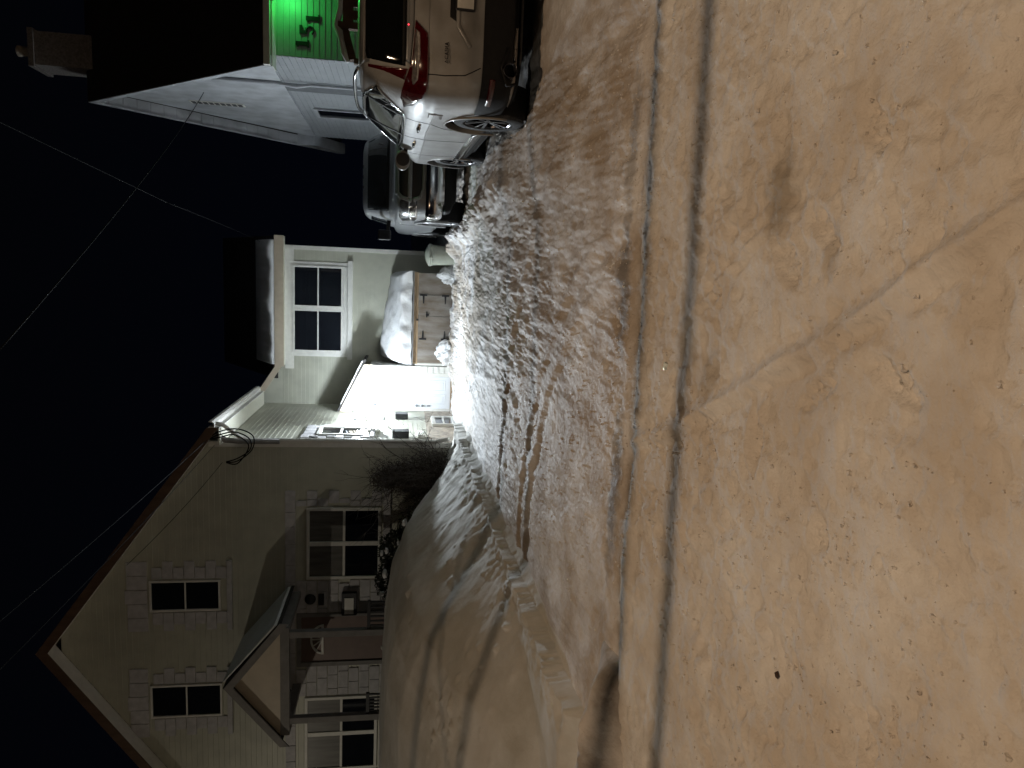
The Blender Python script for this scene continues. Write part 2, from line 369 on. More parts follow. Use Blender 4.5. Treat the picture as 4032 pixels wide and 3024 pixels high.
for yw, zw, rr, lb in ((.425, 5.5, .021, 'thick black telephone cable over the street, nearest the photographer'),
                       (.64, 5.55, .025, 'thin black line just beyond the thick telephone cable'),
                       (1.34, 5.9, .014, 'black utility line over the road edge'),
                       (1.71, 6.0, .016, 'black utility line farthest from the street lamp')):
    wire((-30, yw-30*.016, zw+.4), (30, yw+30*.016, zw+.4), .4, rr, lb, group=g_)
wire((3.49, 15.69, 5.52), (-.70, 5.2, 4.25), .10, .006, 'sagging service wire running to the gable of the dark-roofed house', 'service_wire')
wire((-.70, 5.2, 4.25), (-2.9, -1.0, 6.5), -.05, .006, 'service wire span climbing over the road towards the pole', 'service_wire')
wire((.72, 18.5, 5.0), (.99, 12.0, 5.15), .05, .005, 'thin service wire reaching the back wing of the cream house', 'service_wire')
wire((.99, 12.0, 5.15), (1.4, 6.0, 5.35), .0, .005, 'thin service wire high over the driveway', 'service_wire')
wire((-3.15, 13.6, 5.05), (-4.5, -4, 6.9), .25, .006, 'upper service cable leading to the mast on the cream house corner', 'service_wire')
wire((-3.25, 13.62, 4.92), (-5.0, -4, 6.6), .3, .005, 'lower service cable leading to the mast on the cream house corner', 'service_wire')

# ================================================================== snow bank
def bank_z(X, Y):
    px = np.array([-14, -7, -5.3, -4.6, -4.0, -3.45, -3.08, -2.95, -2.70, -2.4]); pz = np.array([1.50, 1.52, 1.46, 1.36, 1.16, .66, .32, .22, -.07, -.3])
    py = np.array([4.2, 4.75, 4.95, 6.0, 7.0, 8.0, 9.0, 11.2, 12.0, 12.7, 13.3, 14.2]); pf = np.array([-.2, -.1, .03, .33, .66, .90, 1.0, 1.0, .86, .60, .45, .42])
    fy = np.interp(Y+.12*fbm(X*.8, Y*.8, 91, 2), py, pf); wx = X+.10*fbm(X*1.2, Y*1.2, 92, 3)+.50*(1-np.clip((Y-4.4)/7.5, 0, 1))*sst(-6, -4, X)
    hx = np.interp(wx, px, pz)
    h = np.where(hx > 0, np.minimum(hx, hx*np.clip(fy, 0, 1)+.0), hx)
    h = np.where((fy < 0), np.minimum(h, fy), h)
    h = np.where(hx > .1, np.maximum(h, .19*sst(-.02, .05, fy)), h)
    # shovelled flank is lumpy, the open face is smooth
    fl = np.exp(-((X+3.65)/.75)**2)*sst(8.2, 10, Y)
    h = h + fl*(.034*fbm(X*1.4-Y*.3, Y*2.2, 93, 6, .62)) + .025*fbm(X*2, Y*2, 94, 4)*sst(.05, .3, h)
    cl = np.exp(-((wx+2.97)/.20)**2)
    h = h + cl*.055*fbm(X*5, Y*4.5, 95, 6, .6)*(h > .02)
    h = h + np.clip(fbm(X*9, Y*9, 96, 2)-.36, 0, 1)*.16*(h > .1)*(h < 1.2)*np.clip(.4+fbm(X, Y, 97, 2)*2, 0, 1)
    return base_z(X, Y)+h
bx = axis_pts([(-14, -8, .2), (-8, -5, .06), (-5, -3.7, .03), (-3.7, -2.4, .014)]); by = axis_pts([(4.2, 8, .025), (8, 13.98, .03)])
BX, BY = np.meshgrid(bx, by); BZ = bank_z(BX, BY)
ii, jj = np.meshgrid(np.arange(len(bx)-1), np.arange(len(by)-1)); n_ = len(bx)
bq = np.stack([jj*n_+ii, jj*n_+ii+1, (jj+1)*n_+ii+1, (jj+1)*n_+ii], -1)
tag(grid_obj('snow_bank', np.ones(ii.shape, bool), BX, BY, BZ, bq, M['snow_bank']), 'large smooth bank of shovelled snow in front of the cream house', 'snowbank')
def bz1(x, y): return float(bank_z(np.array([float(x)]), np.array([float(y)]))[0])

# plough berm, coloured darker than the road snow, at the corner of the drive
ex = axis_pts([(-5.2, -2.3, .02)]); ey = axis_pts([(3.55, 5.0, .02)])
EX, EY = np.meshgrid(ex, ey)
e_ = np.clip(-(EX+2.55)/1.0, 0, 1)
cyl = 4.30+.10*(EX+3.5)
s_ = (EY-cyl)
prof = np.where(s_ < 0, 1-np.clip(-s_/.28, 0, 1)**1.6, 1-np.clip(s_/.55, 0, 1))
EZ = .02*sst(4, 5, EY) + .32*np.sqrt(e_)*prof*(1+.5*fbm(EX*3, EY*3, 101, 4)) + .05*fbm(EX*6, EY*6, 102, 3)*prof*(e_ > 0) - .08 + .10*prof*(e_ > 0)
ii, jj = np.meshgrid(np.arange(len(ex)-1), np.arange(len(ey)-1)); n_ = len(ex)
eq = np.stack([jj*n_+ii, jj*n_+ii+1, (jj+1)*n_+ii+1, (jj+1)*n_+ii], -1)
tag(grid_obj('plough_berm', np.ones(ii.shape, bool), EX, EY, EZ, eq, M['snow_dark']), 'low dark heap of ploughed snow at the street corner of the driveway', 'snow heap')

# small things lying on the road
def gz1(x, y): return float(ground_z(np.array([float(x)]), np.array([float(y)]))[0])
z = gz1(-1.51, 2.43)
lf = MB().add([(-.017, -.003, .002), (0, -.015, .007), (.018, 0, .003), (.003, .013, .010), (-.015, .010, .005), (0, 0, -.002)],
             [(0, 1, 3, 4), (1, 2, 3), (0, 5, 1), (5, 2, 1), (0, 4, 5), (4, 3, 5), (3, 2, 5)]).build('dead_leaf', M['leaflitter'])
lf.location = (-1.50, 2.43, z+.003); tag(lf, 'small dark curled dead leaf lying on the road snow', 'leaf')
tag(MB().blob((-.44, 3.86, gz1(-.44, 3.86)+.008), (.025, .018, .012), 4, .25, 6).build('ice_chip', M['ice']), 'tiny pale ice chip lying by the dark cable shadow', 'ice')

# crumbs of snow scattered over road and drive: nobody could count them
rc = np.random.default_rng(5); mb = MB()
N_ = 15000; cx_ = rc.uniform(-3.4, 1.9, N_); cy_ = 1.0+rc.uniform(0, 1, N_)**1.6*9.0
dens = .5+2.0*fbm(cx_*.9, cy_*.9, 141, 3)+.6*np.exp(-((cy_-4.45)/.35)**2); ok = (rc.uniform(0, 1, N_) < np.clip(dens, .03, 1)) & (cx_ > -2.7-.3*(cy_ < 4.3))
cx_, cy_ = cx_[ok], cy_[ok]; cz_ = ground_z(cx_, cy_); cs_ = .003+.009*rc.uniform(0, 1, len(cx_))**3.2
for x, y, z, r_ in zip(cx_, cy_, cz_, cs_):
    a = rc.uniform(0, 6.28); k1, k2, k3 = rc.uniform(.6, 1.4, 3); vs = []
    for i in range(5):
        t_ = a+i*1.2566; vs.append((x+math.cos(t_)*r_*k1*(1+.3*math.sin(i*3)), y+math.sin(t_)*r_*k2, z-.002))
    for i in range(5):
        t_ = a+.3+i*1.2566; vs.append((x+math.cos(t_)*r_*.7*k2, y+math.sin(t_)*r_*.7*k1, z+r_*.75*k3*(1+.25*math.cos(i*2.1+a))))
    mb.add(vs, [(0, 1, 6, 5), (1, 2, 7, 6), (2, 3, 8, 7), (3, 4, 9, 8), (4, 0, 5, 9), (5, 6, 7, 8, 9)])
tag(mb.build('snow_crumbs', M['snow_road'], fix=False), 'loose crumbs of snow scattered over the road and drive', 'snow crumbs', kind='stuff')

# ================================================================== siding
def siding(mb, o, u, n, z0, z1, span, h=.105, d=.016):
    o, u, n = V3(o), V3(u), V3(n); z = z0
    while z < z1-1e-4:
        zt = min(z+h, z1); a = span(z+1e-4); b = span(zt-1e-4)
        if a and b and a[1]-a[0] > .01:
            bl, br = o+u*a[0]+V3((0, 0, z)), o+u*a[1]+V3((0, 0, z)); tl, tr = o+u*b[0]+V3((0, 0, zt)), o+u*b[1]+V3((0, 0, zt))
            mb.add([bl+n*d, br+n*d, tr+n*.003, tl+n*.003, bl, br], [(0, 1, 2, 3), (4, 5, 1, 0)])
        z += h
    return mb

XS, YF, YD, YW = -3.28, 14.0, 17.4, 18.3       # side wall, front wall, vestibule front, wing wall
XC, HW = -7.30, 4.02                           # gable centre, half width
ZE, SL = 5.12, .715                            # eave height at the wall, roof slope
H = thing('cream_house', 'two-storey cream clapboard house with front gable and rear wing left of the driveway', 'house', (XC, YF, 0))
def hb(mb, name, mt, smooth=False, bevel=0, parent=None):
    # coordinates above are world; shift to the house origin
    if parent is None:
        mb.v = [(v[0]-XC, v[1]-YF, v[2]) for v in mb.v]; parent = H
    else:
        mb.v = [(v[0]-XC, v[1]-YF, v[2]) for v in mb.v]
    return mb.build(name, mt, parent, smooth, bevel)
def gspan(z):
    w = HW if z <= ZE else HW-(z-ZE)/SL
    return (-w, w) if w > 0 else None
mb = MB(); siding(mb, (XC, YF, 0), (1, 0, 0), (0, -1, 0), .2, ZE+HW*SL-.1, gspan); hb(mb, 'front_wall', M['siding'])
mb = MB(); siding(mb, (XS, YF, 0), (0, 1, 0), (1, 0, 0), .92, ZE, lambda z: (0, YW-YF), d=.009); hb(mb, 'side_wall', M['siding'])
mb = MB(); mb.box((XS-8.04, YF+.001, -.1), (XS-.001, 24, ZE)); hb(mb, 'wall_core', M['siding'])
mb = MB(); mb.box((XS-.03, YF+.02, -.1), (XS+.03, YD, .92)); mb.box((XS-.03, YF+.02, .92), (XS+.02, YD, .935)); hb(mb, 'foundation', M['stone'])
# wing
WX1 = .64; ZWE = 4.46
mb = MB(); siding(mb, (XS, YW, 0), (1, 0, 0), (0, -1, 0), .1, ZWE, lambda z: (0, WX1-XS)); hb(mb, 'wing_wall', M['siding'])
mb = MB(); mb.box((XS, YW+.002, -.1), (WX1-.002, 24, ZWE)); hb(mb, 'wing_core', M['siding'])
# corner boards
mb = MB(); mb.box((XS-.085, YF-.022, .3), (XS+.024, YF-.001, ZE)); mb.box((XS, YF-.001, .935), (XS+.024, YF+.09, ZE)); hb(mb, 'corner_board', M['trim'])
mb = MB(); mb.box((WX1-.08, YW-.022, .2), (WX1+.02, YW-.001, ZWE)); hb(mb, 'corner_board', M['trim'])
# main roof: two slabs, rake boards, soffits
XE, YR0 = -2.92, 13.66                          # eave edge, front rake plane
def zroof(x): return ZE+HW*SL+.12-abs(x-XC)*SL
xl = XC-(XE-XC)
mb = MB()
for sgn in (1, -1):
    xe = XC+sgn*(XE-XC)
    mb.prism([(XC, YR0, zroof(XC)), (xe, YR0, zroof(xe)), (xe, YR0, zroof(xe)+.06), (XC, YR0, zroof(XC)+.07)], (0, 10.5, 0))
hb(mb, 'roof', M['roof'])
mb = MB()
for sgn in (1, -1):
    xe = XC+sgn*(XE-XC)
    mb.prism([(XC, YR0-.025, zroof(XC)+.075), (xe, YR0-.025, zroof(xe)+.075), (xe, YR0-.025, zroof(xe)-.13), (XC, YR0-.025, zroof(XC)-.13)], (0, .022, 0))
hb(mb, 'rake_board', M['wood_brown'])
mb = MB()
for sgn in (1, -1):
    xe = XC+sgn*(XE-XC)
    mb.prism([(XC, YR0, zroof(XC)-.125), (xe, YR0, zroof(xe)-.125), (xe, YR0, zroof(xe)-.10), (XC, YR0, zroof(XC)-.10)], (0, YF-YR0-.02, 0))
hb(mb, 'rake_soffit', M['trim'])
mb = MB(); mb.box((XS+.02, YR0, zroof(XE)-.14), (XE-.02, YW-.25, zroof(XE)-.118)); hb(mb, 'eave_soffit', M['soffit'])
mb = MB(); mb.box((XE-.02, YR0, zroof(XE)-.15), (XE, YW-.25, zroof(XE)+.05))
hb(mb, 'fascia', M['trim'])
mb = MB(); zg = zroof(XE)
mb.prism([(XE+.002, YR0-.02, zg+.045), (XE+.002, YR0-.02, zg-.065), (XE+.075, YR0-.02, zg-.065), (XE+.115, YR0-.02, zg-.02), (XE+.115, YR0-.02, zg+.04), (XE+.10, YR0-.02, zg+.04), (XE+.10, YR0-.02, zg-.015), (XE+.07, YR0-.02, zg-.05), (XE+.016, YR0-.02, zg-.05), (XE+.016, YR0-.02, zg+.045)], (0, YW-.25-YR0, 0))
hb(mb, 'gutter', M['trim'])
# the lower roof slope over the wing's start, with its beige rake facing the street
XV = -2.28
mb = MB(); mb.prism([(XE-.05, YW-.28, zroof(XE)+.02), (XV, YW-.28, ZWE+.10), (XV, YW-.28, ZWE-.06), (XE-.05, YW-.28, zroof(XE)-.14)], (0, .03, 0)); hb(mb, 'rake_board', M['beige'])
mb = MB(); mb.prism([(XE-.05, YW-.25, zroof(XE)-.02), (XV, YW-.25, ZWE+.07), (XV, YW-.25, ZWE+.12), (XE-.05, YW-.25, zroof(XE)+.05)], (0, 3, 0)); hb(mb, 'lower_roof', M['roof'])
mb = MB(); mb.prism([(XS, YW-.012, ZWE-.02), (XV-.05, YW-.012, ZWE-.02), (XE, YW-.012, zroof(XE)-.1), (XS, YW-.012, zroof(XS)-.1)], (0, .4, 0)); hb(mb, 'gable_filler', M['siding'])
# wing roof, ridge along x
mb = MB(); x0, x1 = -2.6, WX1+.22
mb.prism([(x0, YW-.27, ZWE+.04), (x0, 21.2, 6.42), (x0, 24.2, ZWE+.04), (x0, 24.2, ZWE+.12), (x0, 21.2, 6.50), (x0, YW-.27, ZWE+.12)], (x1-x0, 0, 0)); hb(mb, 'wing_roof', M['roof'])
mb = MB(); mb.box((XV-.02, YW-.30, ZWE-.10), (x1+.01, YW-.275, ZWE+.12)); hb(mb, 'wing_fascia', M['beige'])
mb = MB(); mb.box((XV, YW-.27, ZWE-.09), (x1, YW-.02, ZWE-.07)); hb(mb, 'wing_soffit', M['soffit'])
mb = MB(); mb.box((XV-.1, YW-.018, ZWE-.30), (WX1, YW-.0175-.012, ZWE-.09)); hb(mb, 'frieze_board', M['trim'])
mb = MB(); mb.prism([(WX1, YW, ZWE), (WX1, 21.2, 6.40), (WX1, 24, ZWE)], (-.05, 0, 0)); hb(mb, 'wing_gable', M['siding'])
# snow lip on the wing roof
mb = MB(); n = 60; vs = []; fs = []
prof = [(0, 0), (-.03, .05), (-.01, .17), (.10, .24), (.35, .36), (.75, .50), (.95, .545)]
for i in range(n+1):
    x = XV+.03+(WX1+.12-XV-.03)*i/n; f = .40+.35*min(1, i/n*3)+.25*math.sin(i*.37)*math.sin(i*.13+1)+.08*math.sin(i*1.7)
    for k, (dy, dz) in enumerate(prof):
        base = ZWE+.12+max(0, dy)*.66
        vs.append((x, YW-.27+dy, base+(dz-max(0, dy)*.575)*f if k not in (0, 6) else base-.01))
L = len(prof)
for i in range(n):
    for k in range(L-1): fs.append((i*L+k, i*L+k+1, (i+1)*L+k+1, (i+1)*L+k))
fs += [tuple(range(L)), tuple(n*L+k for k in range(L-1, -1, -1))]
tag(MB().add(vs, fs).build('roof_snow', M['snow'], None, True), 'strip of ragged snow along the eave of the rear wing roof', 'snow')

# windows
def window(mbx, y, x0, x1, z0, z1, cas=.06, cols=2, rows=1, mull=.05, mun=.03, midrail=None, gl=None):
    """double pane window in a wall facing the street"""
    f = MB(); yo = y-.055
    f.box((x0-cas, yo, z0-cas), (x0, y, z1+cas)); f.box((x1, yo, z0-cas), (x1+cas, y, z1+cas))
    f.box((x0, yo, z1), (x1, y, z1+cas)); f.box((x0, yo, z0-cas), (x1, y, z0))
    for c in range(1, cols):
        xm = x0+(x1-x0)*c/cols; f.box((xm-mull/2, yo+.004, z0), (xm+mull/2, y, z1))
    for r_ in range(1, rows):
        zm = z0+(z1-z0)*r_/rows
        for c in range(cols):
            xa = x0+(x1-x0)*c/cols+(mull/2 if c else 0); xb = x0+(x1-x0)*(c+1)/cols-(mull/2 if c < cols-1 else 0)
            f.box((xa, yo+.012, zm-mun/2), (xb, y-.002, zm+mun/2))
    fo = hb(f, 'window', M['trim'], bevel=.006)
    g = MB(); g.box((x0, y-.024, z0), (x1, y-.020, z1)); g.v = [(v[0]-XC, v[1]-YF, v[2]) for v in g.v]
    g.build('pane', gl or M['glass'], fo)
    return fo
def side_window(x, y0, y1, z0, z1, cas=.07):
    f = MB(); xo = x+.06
    f.box((x, y0-cas, z0-cas), (xo, y0, z1+cas)); f.box((x, y1, z0-cas), (xo, y1+cas, z1+cas))
    f.box((x, y0, z1), (xo, y1, z1+cas)); f.box((x, y0, z0-cas), (xo, y1, z0))
    f.box((x, y0, (z0+z1)/2-.02), (xo-.015, y1, (z0+z1)/2+.02))
    fo = hb(f, 'window', M['trim'], bevel=.006)
    g = MB(); g.box((x+.02, y0, z0), (x+.024, y1, z1)); g.v = [(v[0]-XC, v[1]-YF, v[2]) for v in g.v]; g.build('pane', M['glass'], fo)
    return fo
M['glass_dim'] = glass('dim_window_glass', (.035, .035, .032), .06)
window(None, YF, -6.64, -6.08, 4.98, 6.22, cols=1, rows=2, cas=.04); window(None, YF, -8.89, -8.27, 4.98, 6.26, cols=1, rows=2, cas=.04)
M['blind'] = mat('pale_blind_behind_glass', (.17, .165, .15), .25, var=.35, vscale=3, stretch=(4, 1, .4))
for x0, x1, z0, z1 in ((-6.02, -4.65, 1.90, 3.24), (-10.24, -8.70, 1.92, 3.27)):
    fo = window(None, YF, x0, x1, z0, z1, rows=2, mull=.09, mun=.05)
    g = MB(); g.box((x0, YF-.030, (z0+z1)/2+.02), (x1, YF-.026, z1)); g.v = [(v[0]-XC, v[1]-YF, v[2]) for v in g.v]; g.build('blind', M['blind'], fo)
# wing double window
wz0, wz1 = 3.02, 4.14
for xa, xb in ((-1.90, -.93), (-.79, .14)):
    window(None, YW, xa, xb, wz0, wz1, cols=1, rows=2, mun=.035, cas=.055)
mb = MB(); mb.box((-2.02, YW-.035, wz1+.055), (.27, YW-.001, wz1+.062+.10)); mb.box((-2.06, YW-.03, wz0-.2), (-1.955, YW-.001, wz1+.05)); mb.box((.195, YW-.03, wz0-.2), (.28, YW-.001, wz1+.05)); mb.box((-.874, YW-.05, wz0-.05), (-.846, YW-.001, wz1+.05)); mb.box((-1.95, YW-.042, wz0-.16), (.19, YW-.001, wz0-.058)); hb(mb, 'window_casing', M['trim'], bevel=.004)
mb = MB(); mb.box((-2.12, YW-.10, 2.74), (.34, YW-.002, 2.86)); hb(mb, 'window_sill', M['trim'], bevel=.008)

# painted stone surrounds
def surround(x0, x1, z0, z1, ox0, ox1, oz0, oz1, name='window_surround', seed=1):
    rnd = random.Random(seed); mb = MB(); z = oz0; k = 0
    while z < oz1-.02:
        h = min(.20, oz1-z); j = .006
        for sgn, xi, xo in ((-1, x0, ox0), (1, x1, ox1)):
            t = (xo-xi)*(1 if k % 2 else .66)+sgn*0
            a, b = sorted((xi, xi+t)); p = .03+rnd.uniform(0, .012)
            if z+h/2 < z1+.02: mb.box((a+j, YF-p, z+j), (b-j, YF-.0005, z+h-j))
        z += h; k += 1
    n = max(3, int((ox1-ox0)/.26))
    for i in range(n):
        a = ox0+(ox1-ox0)*i/n; b = ox0+(ox1-ox0)*(i+1)/n; p = .03+rnd.uniform(0, .012)
        mb.box((a+.006, YF-p, z1+.02), (b-.006, YF-.0005, oz1+(.04 if i in (n//2,) else 0)))
    mb.box((ox0, YF-.07, oz0-.10), (ox1, YF-.0005, oz0-.004))
    return hb(mb, name, M['block'], bevel=.006)
surround(-6.70, -6.02, 4.92, 6.28, -7.09, -5.65, 4.82, 6.67, seed=2)
surround(-8.95, -8.21, 4.92, 6.32, -9.34, -7.87, 4.84, 6.68, seed=3)
rnd = random.Random(5); mb = MB(); z = 1.62; k = 0
holes = [(-6.11, -4.56, 1.82, 3.32), (-10.34, -8.61, 1.84, 3.35), (-7.95, -6.80, 1.0, 3.5)]
while z < 3.6:
    x = -10.8; right = -4.24 if k % 2 else -4.40
    while x < right-.05:
        w = rnd.choice((.30, .36, .44)); xb = min(x+w, right); h = .205
        if not any(x < b and xb > a and z < d and z+h > c for a, b, c, d in holes):
            p = .028+rnd.uniform(0, .012); mb.box((x+.005, YF-p, z+.005), (xb-.005, YF-.0005, z+h-.005))
        else:
            for a, b, c, d in holes:
                if x < b and xb > a and z < d and z+h > c:
                    if a-x > .08: mb.box((x+.005, YF-.035, z+.005), (a-.004, YF-.0005, z+h-.005))
                    if xb-b > .08: mb.box((b+.004, YF-.035, z+.005), (xb-.005, YF-.0005, z+h-.005))
        x = xb
    z += .21; k += 1
hb(mb, 'stone_facing', M['block'], bevel=.006)
mb = MB(); mb.box((-6.2, YF-.08, 1.66), (-4.2, YF-.045, 1.80)); hb(mb, 'window_sill', M['block'], bevel=.006)
# front door with fanlight
mb = MB(); mb.box((-7.86, YF-.02, 1.1), (-6.88, YF-.0006, 3.40)); fd = hb(mb, 'front_door', M['doorbrown'])
mb = MB(); mb.box((-7.95, YF-.05, 1.1), (-7.86, YF-.0006, 3.49)); mb.box((-6.88, YF-.05, 1.1), (-6.80, YF-.0006, 3.49)); mb.box((-7.86, YF-.05, 3.40), (-6.88, YF-.0006, 3.49)); hb(mb, 'door_frame', M['greywood'], bevel=.004)
mb = MB(); cx, cz = -7.37, 2.98; r = .30
arc = [(cx+r*math.cos(t), YF-.034, cz+r*.75*math.sin(t)) for t in [math.pi*i/14 for i in range(15)]]
mb.tube(arc, .022, 6); mb.bar((cx-r-.02, YF-.034, cz), (cx+r+.02, YF-.034, cz), .03, .045)
for t in (.6, 1.05, 1.57, 2.09, 2.54): mb.bar((cx, YF-.034, cz), (cx+r*math.cos(t), YF-.034, cz+r*.75*math.sin(t)), .015, .02)
mb.v = [(v[0]-XC, v[1]-YF, v[2]) for v in mb.v]; mb.build('fanlight', M['trim'], fd)
# portico
P0 = 12.45; px = -7.37; pw = 1.05; pz = 3.62; pk = 4.46
mb = MB()
for sgn in (1, -1):
    xe = px+sgn*(pw+.12); ze = pz-.10
    mb.prism([(px, P0-.12, pk), (xe, P0-.12, ze), (xe, P0-.12, ze+.06), (px, P0-.12, pk+.07)], (0, YF-P0+.12, 0))
po = hb(mb, 'portico_roof', M['roof'])
def sub(mb, name, mt, par, bevel=0, smooth=False):
    mb.v = [(v[0]-XC, v[1]-YF, v[2]) for v in mb.v]; return mb.build(name, mt, par, smooth, bevel)
mb = MB(); mb.prism([(px, P0, pk-.06), (px+pw, P0, pz-.06), (px-pw, P0, pz-.06)], (0, .04, 0)); sub(mb, 'pediment', M['beige'], po)
mb = MB()
for sgn in (1, -1):
    xe = px+sgn*(pw+.14); ze = pz-.12
    mb.prism([(px, P0-.15, pk+.05), (xe, P0-.15, ze+.05), (xe, P0-.15, ze-.11), (px, P0-.15, pk-.11)], (0, .028, 0))
sub(mb, 'rake_board', M['greywood'], po)
mb = MB(); mb.box((px-pw, P0-.02, pz-.22), (px+pw, P0+.10, pz-.06)); mb.box((px+pw-.12, P0+.10, pz-.22), (px+pw, YF-.05, pz-.06)); mb.box((px-pw, P0+.10, pz-.22), (px-pw+.12, YF-.05, pz-.06)); sub(mb, 'beam', M['greywood'], po, .005)
for x in (px+.90, px-.78):
    mb = MB(); mb.box((x-.06, P0-.01, 1.0), (x+.06, P0+.11, pz-.22)); sub(mb, 'post', M['greywood'], po, .006)
mb = MB(); mb.box((px-1.2, P0-.05, .9), (px+1.2, YF-.06, 1.12)); sub(mb, 'porch_floor', M['greywood'], po)
for xa, xb in ((px-.72, px-.32), (px+.97, px+1.5)):
    mb = MB(); mb.bar((xa, P0+.05, 2.0), (xb, P0+.05, 2.0), .06, .06); mb.bar((xa, P0+.05, 1.25), (xb, P0+.05, 1.25), .05, .05)
    for i in range(6): x = xa+(xb-xa)*(i+.5)/6; mb.box((x-.014, P0+.035, 1.25), (x+.014, P0+.065, 2.0))
    sub(mb, 'railing', M['black'], po)
for x in (px+.62, px-.55):
    mb = MB(); mb.bar((x, P0-.02, 1.75), (x+.10, P0-.9, 1.45), .05, .05); sub(mb, 'handrail', M['trim'], po)
# thin snow on the portico's driveway-side slope
mb = MB(); mb.prism([(px+.10, P0-.10, pk-.01+.06), (px+pw+.10, P0-.10, pz-.10+.075), (px+pw+.10, P0-.10, pz-.10+.13), (px+.10, P0-.10, pk+.08)], (0, YF-P0+.08, 0))
tag(mb.build('roof_snow', M['snow'], None, bevel=.02), 'thin snow layer on the driveway-side slope of the small porch roof', 'snow')

# downspout at the corner
mb = MB(); dx, dy = XS+.055, YF+.06
mb.tube([(XE+.05, YR0+.12, zg-.06), (XE+.03, YR0+.16, zg-.16), (dx+.05, YF-.02, 4.55), (dx, dy-.1, 4.40), (dx, dy-.1, 1.0), (dx, dy-.13, .80), (dx+.12, dy-.42, .56)], .04, 10)
hb(mb, 'downspout', M['trim'], True)
# vestibule with its white door
vx0, vx1 = XS+.02, -2.14
mb = MB(); mb.box((-2.395, YD-.02, .2), (-2.305, YD+.012, 2.55)); mb.box((vx0, YD-.02, .3), (vx0+.06, YD+.012, 2.75)); mb.box((-3.2, YD-.018, 2.27), (-2.395, YD+.012, 2.36)); hb(mb, 'door_casing', M['trim'], bevel=.005)
mb = MB(); siding(mb, (-2.305, YD, 0), (1, 0, 0), (0, -1, 0), .2, 2.36, lambda z: (0, .165), h=.135, d=.022)
siding(mb, (vx0, YD, 0), (1, 0, 0), (0, -1, 0), 2.36, 2.75, lambda z: (0, max(.02, (2.83-z)/.478)), h=.1)
siding(mb, (-2.14, YD, 0), (0, 1, 0), (1, 0, 0), .2, 2.2, lambda z: (0, YW-YD))
mb.box((vx0, YD+.013, .2), (-2.142, YW, 2.25))
hb(mb, 'vestibule_wall', M['trim'])
sl = -.478; zt0 = 2.94
def vz(x): return zt0+(x-XS)*sl
mb = MB(); mb.prism([(XS+.03, YD-.20, vz(XS)), (-2.0, YD-.20, vz(-2.0)), (-2.0, YD-.20, vz(-2.0)+.07), (XS+.03, YD-.20, vz(XS)+.07)], (0, YW-YD+.20, 0)); hb(mb, 'vestibule_roof', M['roof'])
mb = MB(); mb.prism([(XS+.03, YD-.225, vz(XS)+.01), (-2.10, YD-.225, vz(-2.10)+.01), (-2.10, YD-.225, vz(-2.10)-.19), (XS+.03, YD-.225, vz(XS)-.20)], (0, .022, 0)); hb(mb, 'vestibule_rake', M['beige'])
mb = MB(); mb.prism([(XS+.05, YD-.20, vz(XS)-.03), (-2.10, YD-.20, vz(-2.10)-.03), (-2.10, YD-.20, vz(-2.10)-.01), (XS+.05, YD-.20, vz(XS)-.01)], (0, .18, 0)); hb(mb, 'vestibule_soffit', M['soffit'])
mb = MB(); mb.prism([(XS+.2, YD-.21, vz(XS+.2)+.07), (-2.02, YD-.21, vz(-2.02)+.07), (-2.02, YD-.21, vz(-2.02)+.105), (XS+.2, YD-.21, vz(XS+.2)+.10)], (0, .09, 0))
tag(mb.build('roof_snow', M['snow'], None, bevel=.015), 'narrow line of snow on the edge of the slanting doorway roof', 'snow')
# entry door
ex0, ex1, ez0, ez1 = -3.19, -2.40, .30, 2.265
mb = MB(); mb.box((ex0, YD-.008, ez0), (ex1, YD+.010, ez1)); ed = hb(mb, 'entry_door', M['doorwhite'], bevel=.003)
mb = MB()
for (pa, pb) in ((.10, .36), (.44, .70)):
    for (za, zb) in ((.12, .72), (.84, 1.50), (1.60, 1.84)):
        x0, x1, z0, z1 = ex0+pa+.0, ex0+pb, ez0+za, ez0+zb; w = .022
        for a, b in (((x0, z0), (x1, z0+w)), ((x0, z1-w), (x1, z1)), ((x0, z0+w), (x0+w, z1-w)), ((x1-w, z0+w), (x1, z1-w))):
            mb.box((a[0], YD-.018, a[1]), (b[0], YD-.0082, b[1]))
        mb.box((x0+.05, YD-.015, z0+.05), (x1-.05, YD-.0082, z1-.05))
sub(mb, 'door_panels', M['doorwhite'], ed, .004)
mb = MB(); kx = ex0+.07
for zz, r, nm in ((1.12, .032, 'deadbolt'), (.98, .035, 'door_knob')):
    mb = MB(); mb.lathe([(0, -.06), (r*.8, -.055), (r, -.03), (r*.5, -.01), (r*1.1, 0), (0, 0)], (kx, YD-.008, zz), (0, 1, 0), 16); sub(mb, nm, M['steel'], ed)
mb = MB(); mb.box((kx-.02, YD-.03, .78), (kx+.02, YD-.0085, .86)); sub(mb, 'lock_plate', M['steel'], ed)
mb = MB(); mb.lathe([(0, -.006), (.035, -.006), (.035, 0)], (ex0+.09, YD-.009, 2.12), (0, 1, 0), 16); sub(mb, 'round_sticker', M['black'], ed)
mb = MB(); mb.box((-3.18, YD-.06, .20), (-2.39, YD+.01, .295)); hb(mb, 'door_sill', M['plywood_tan'], bevel=.004)
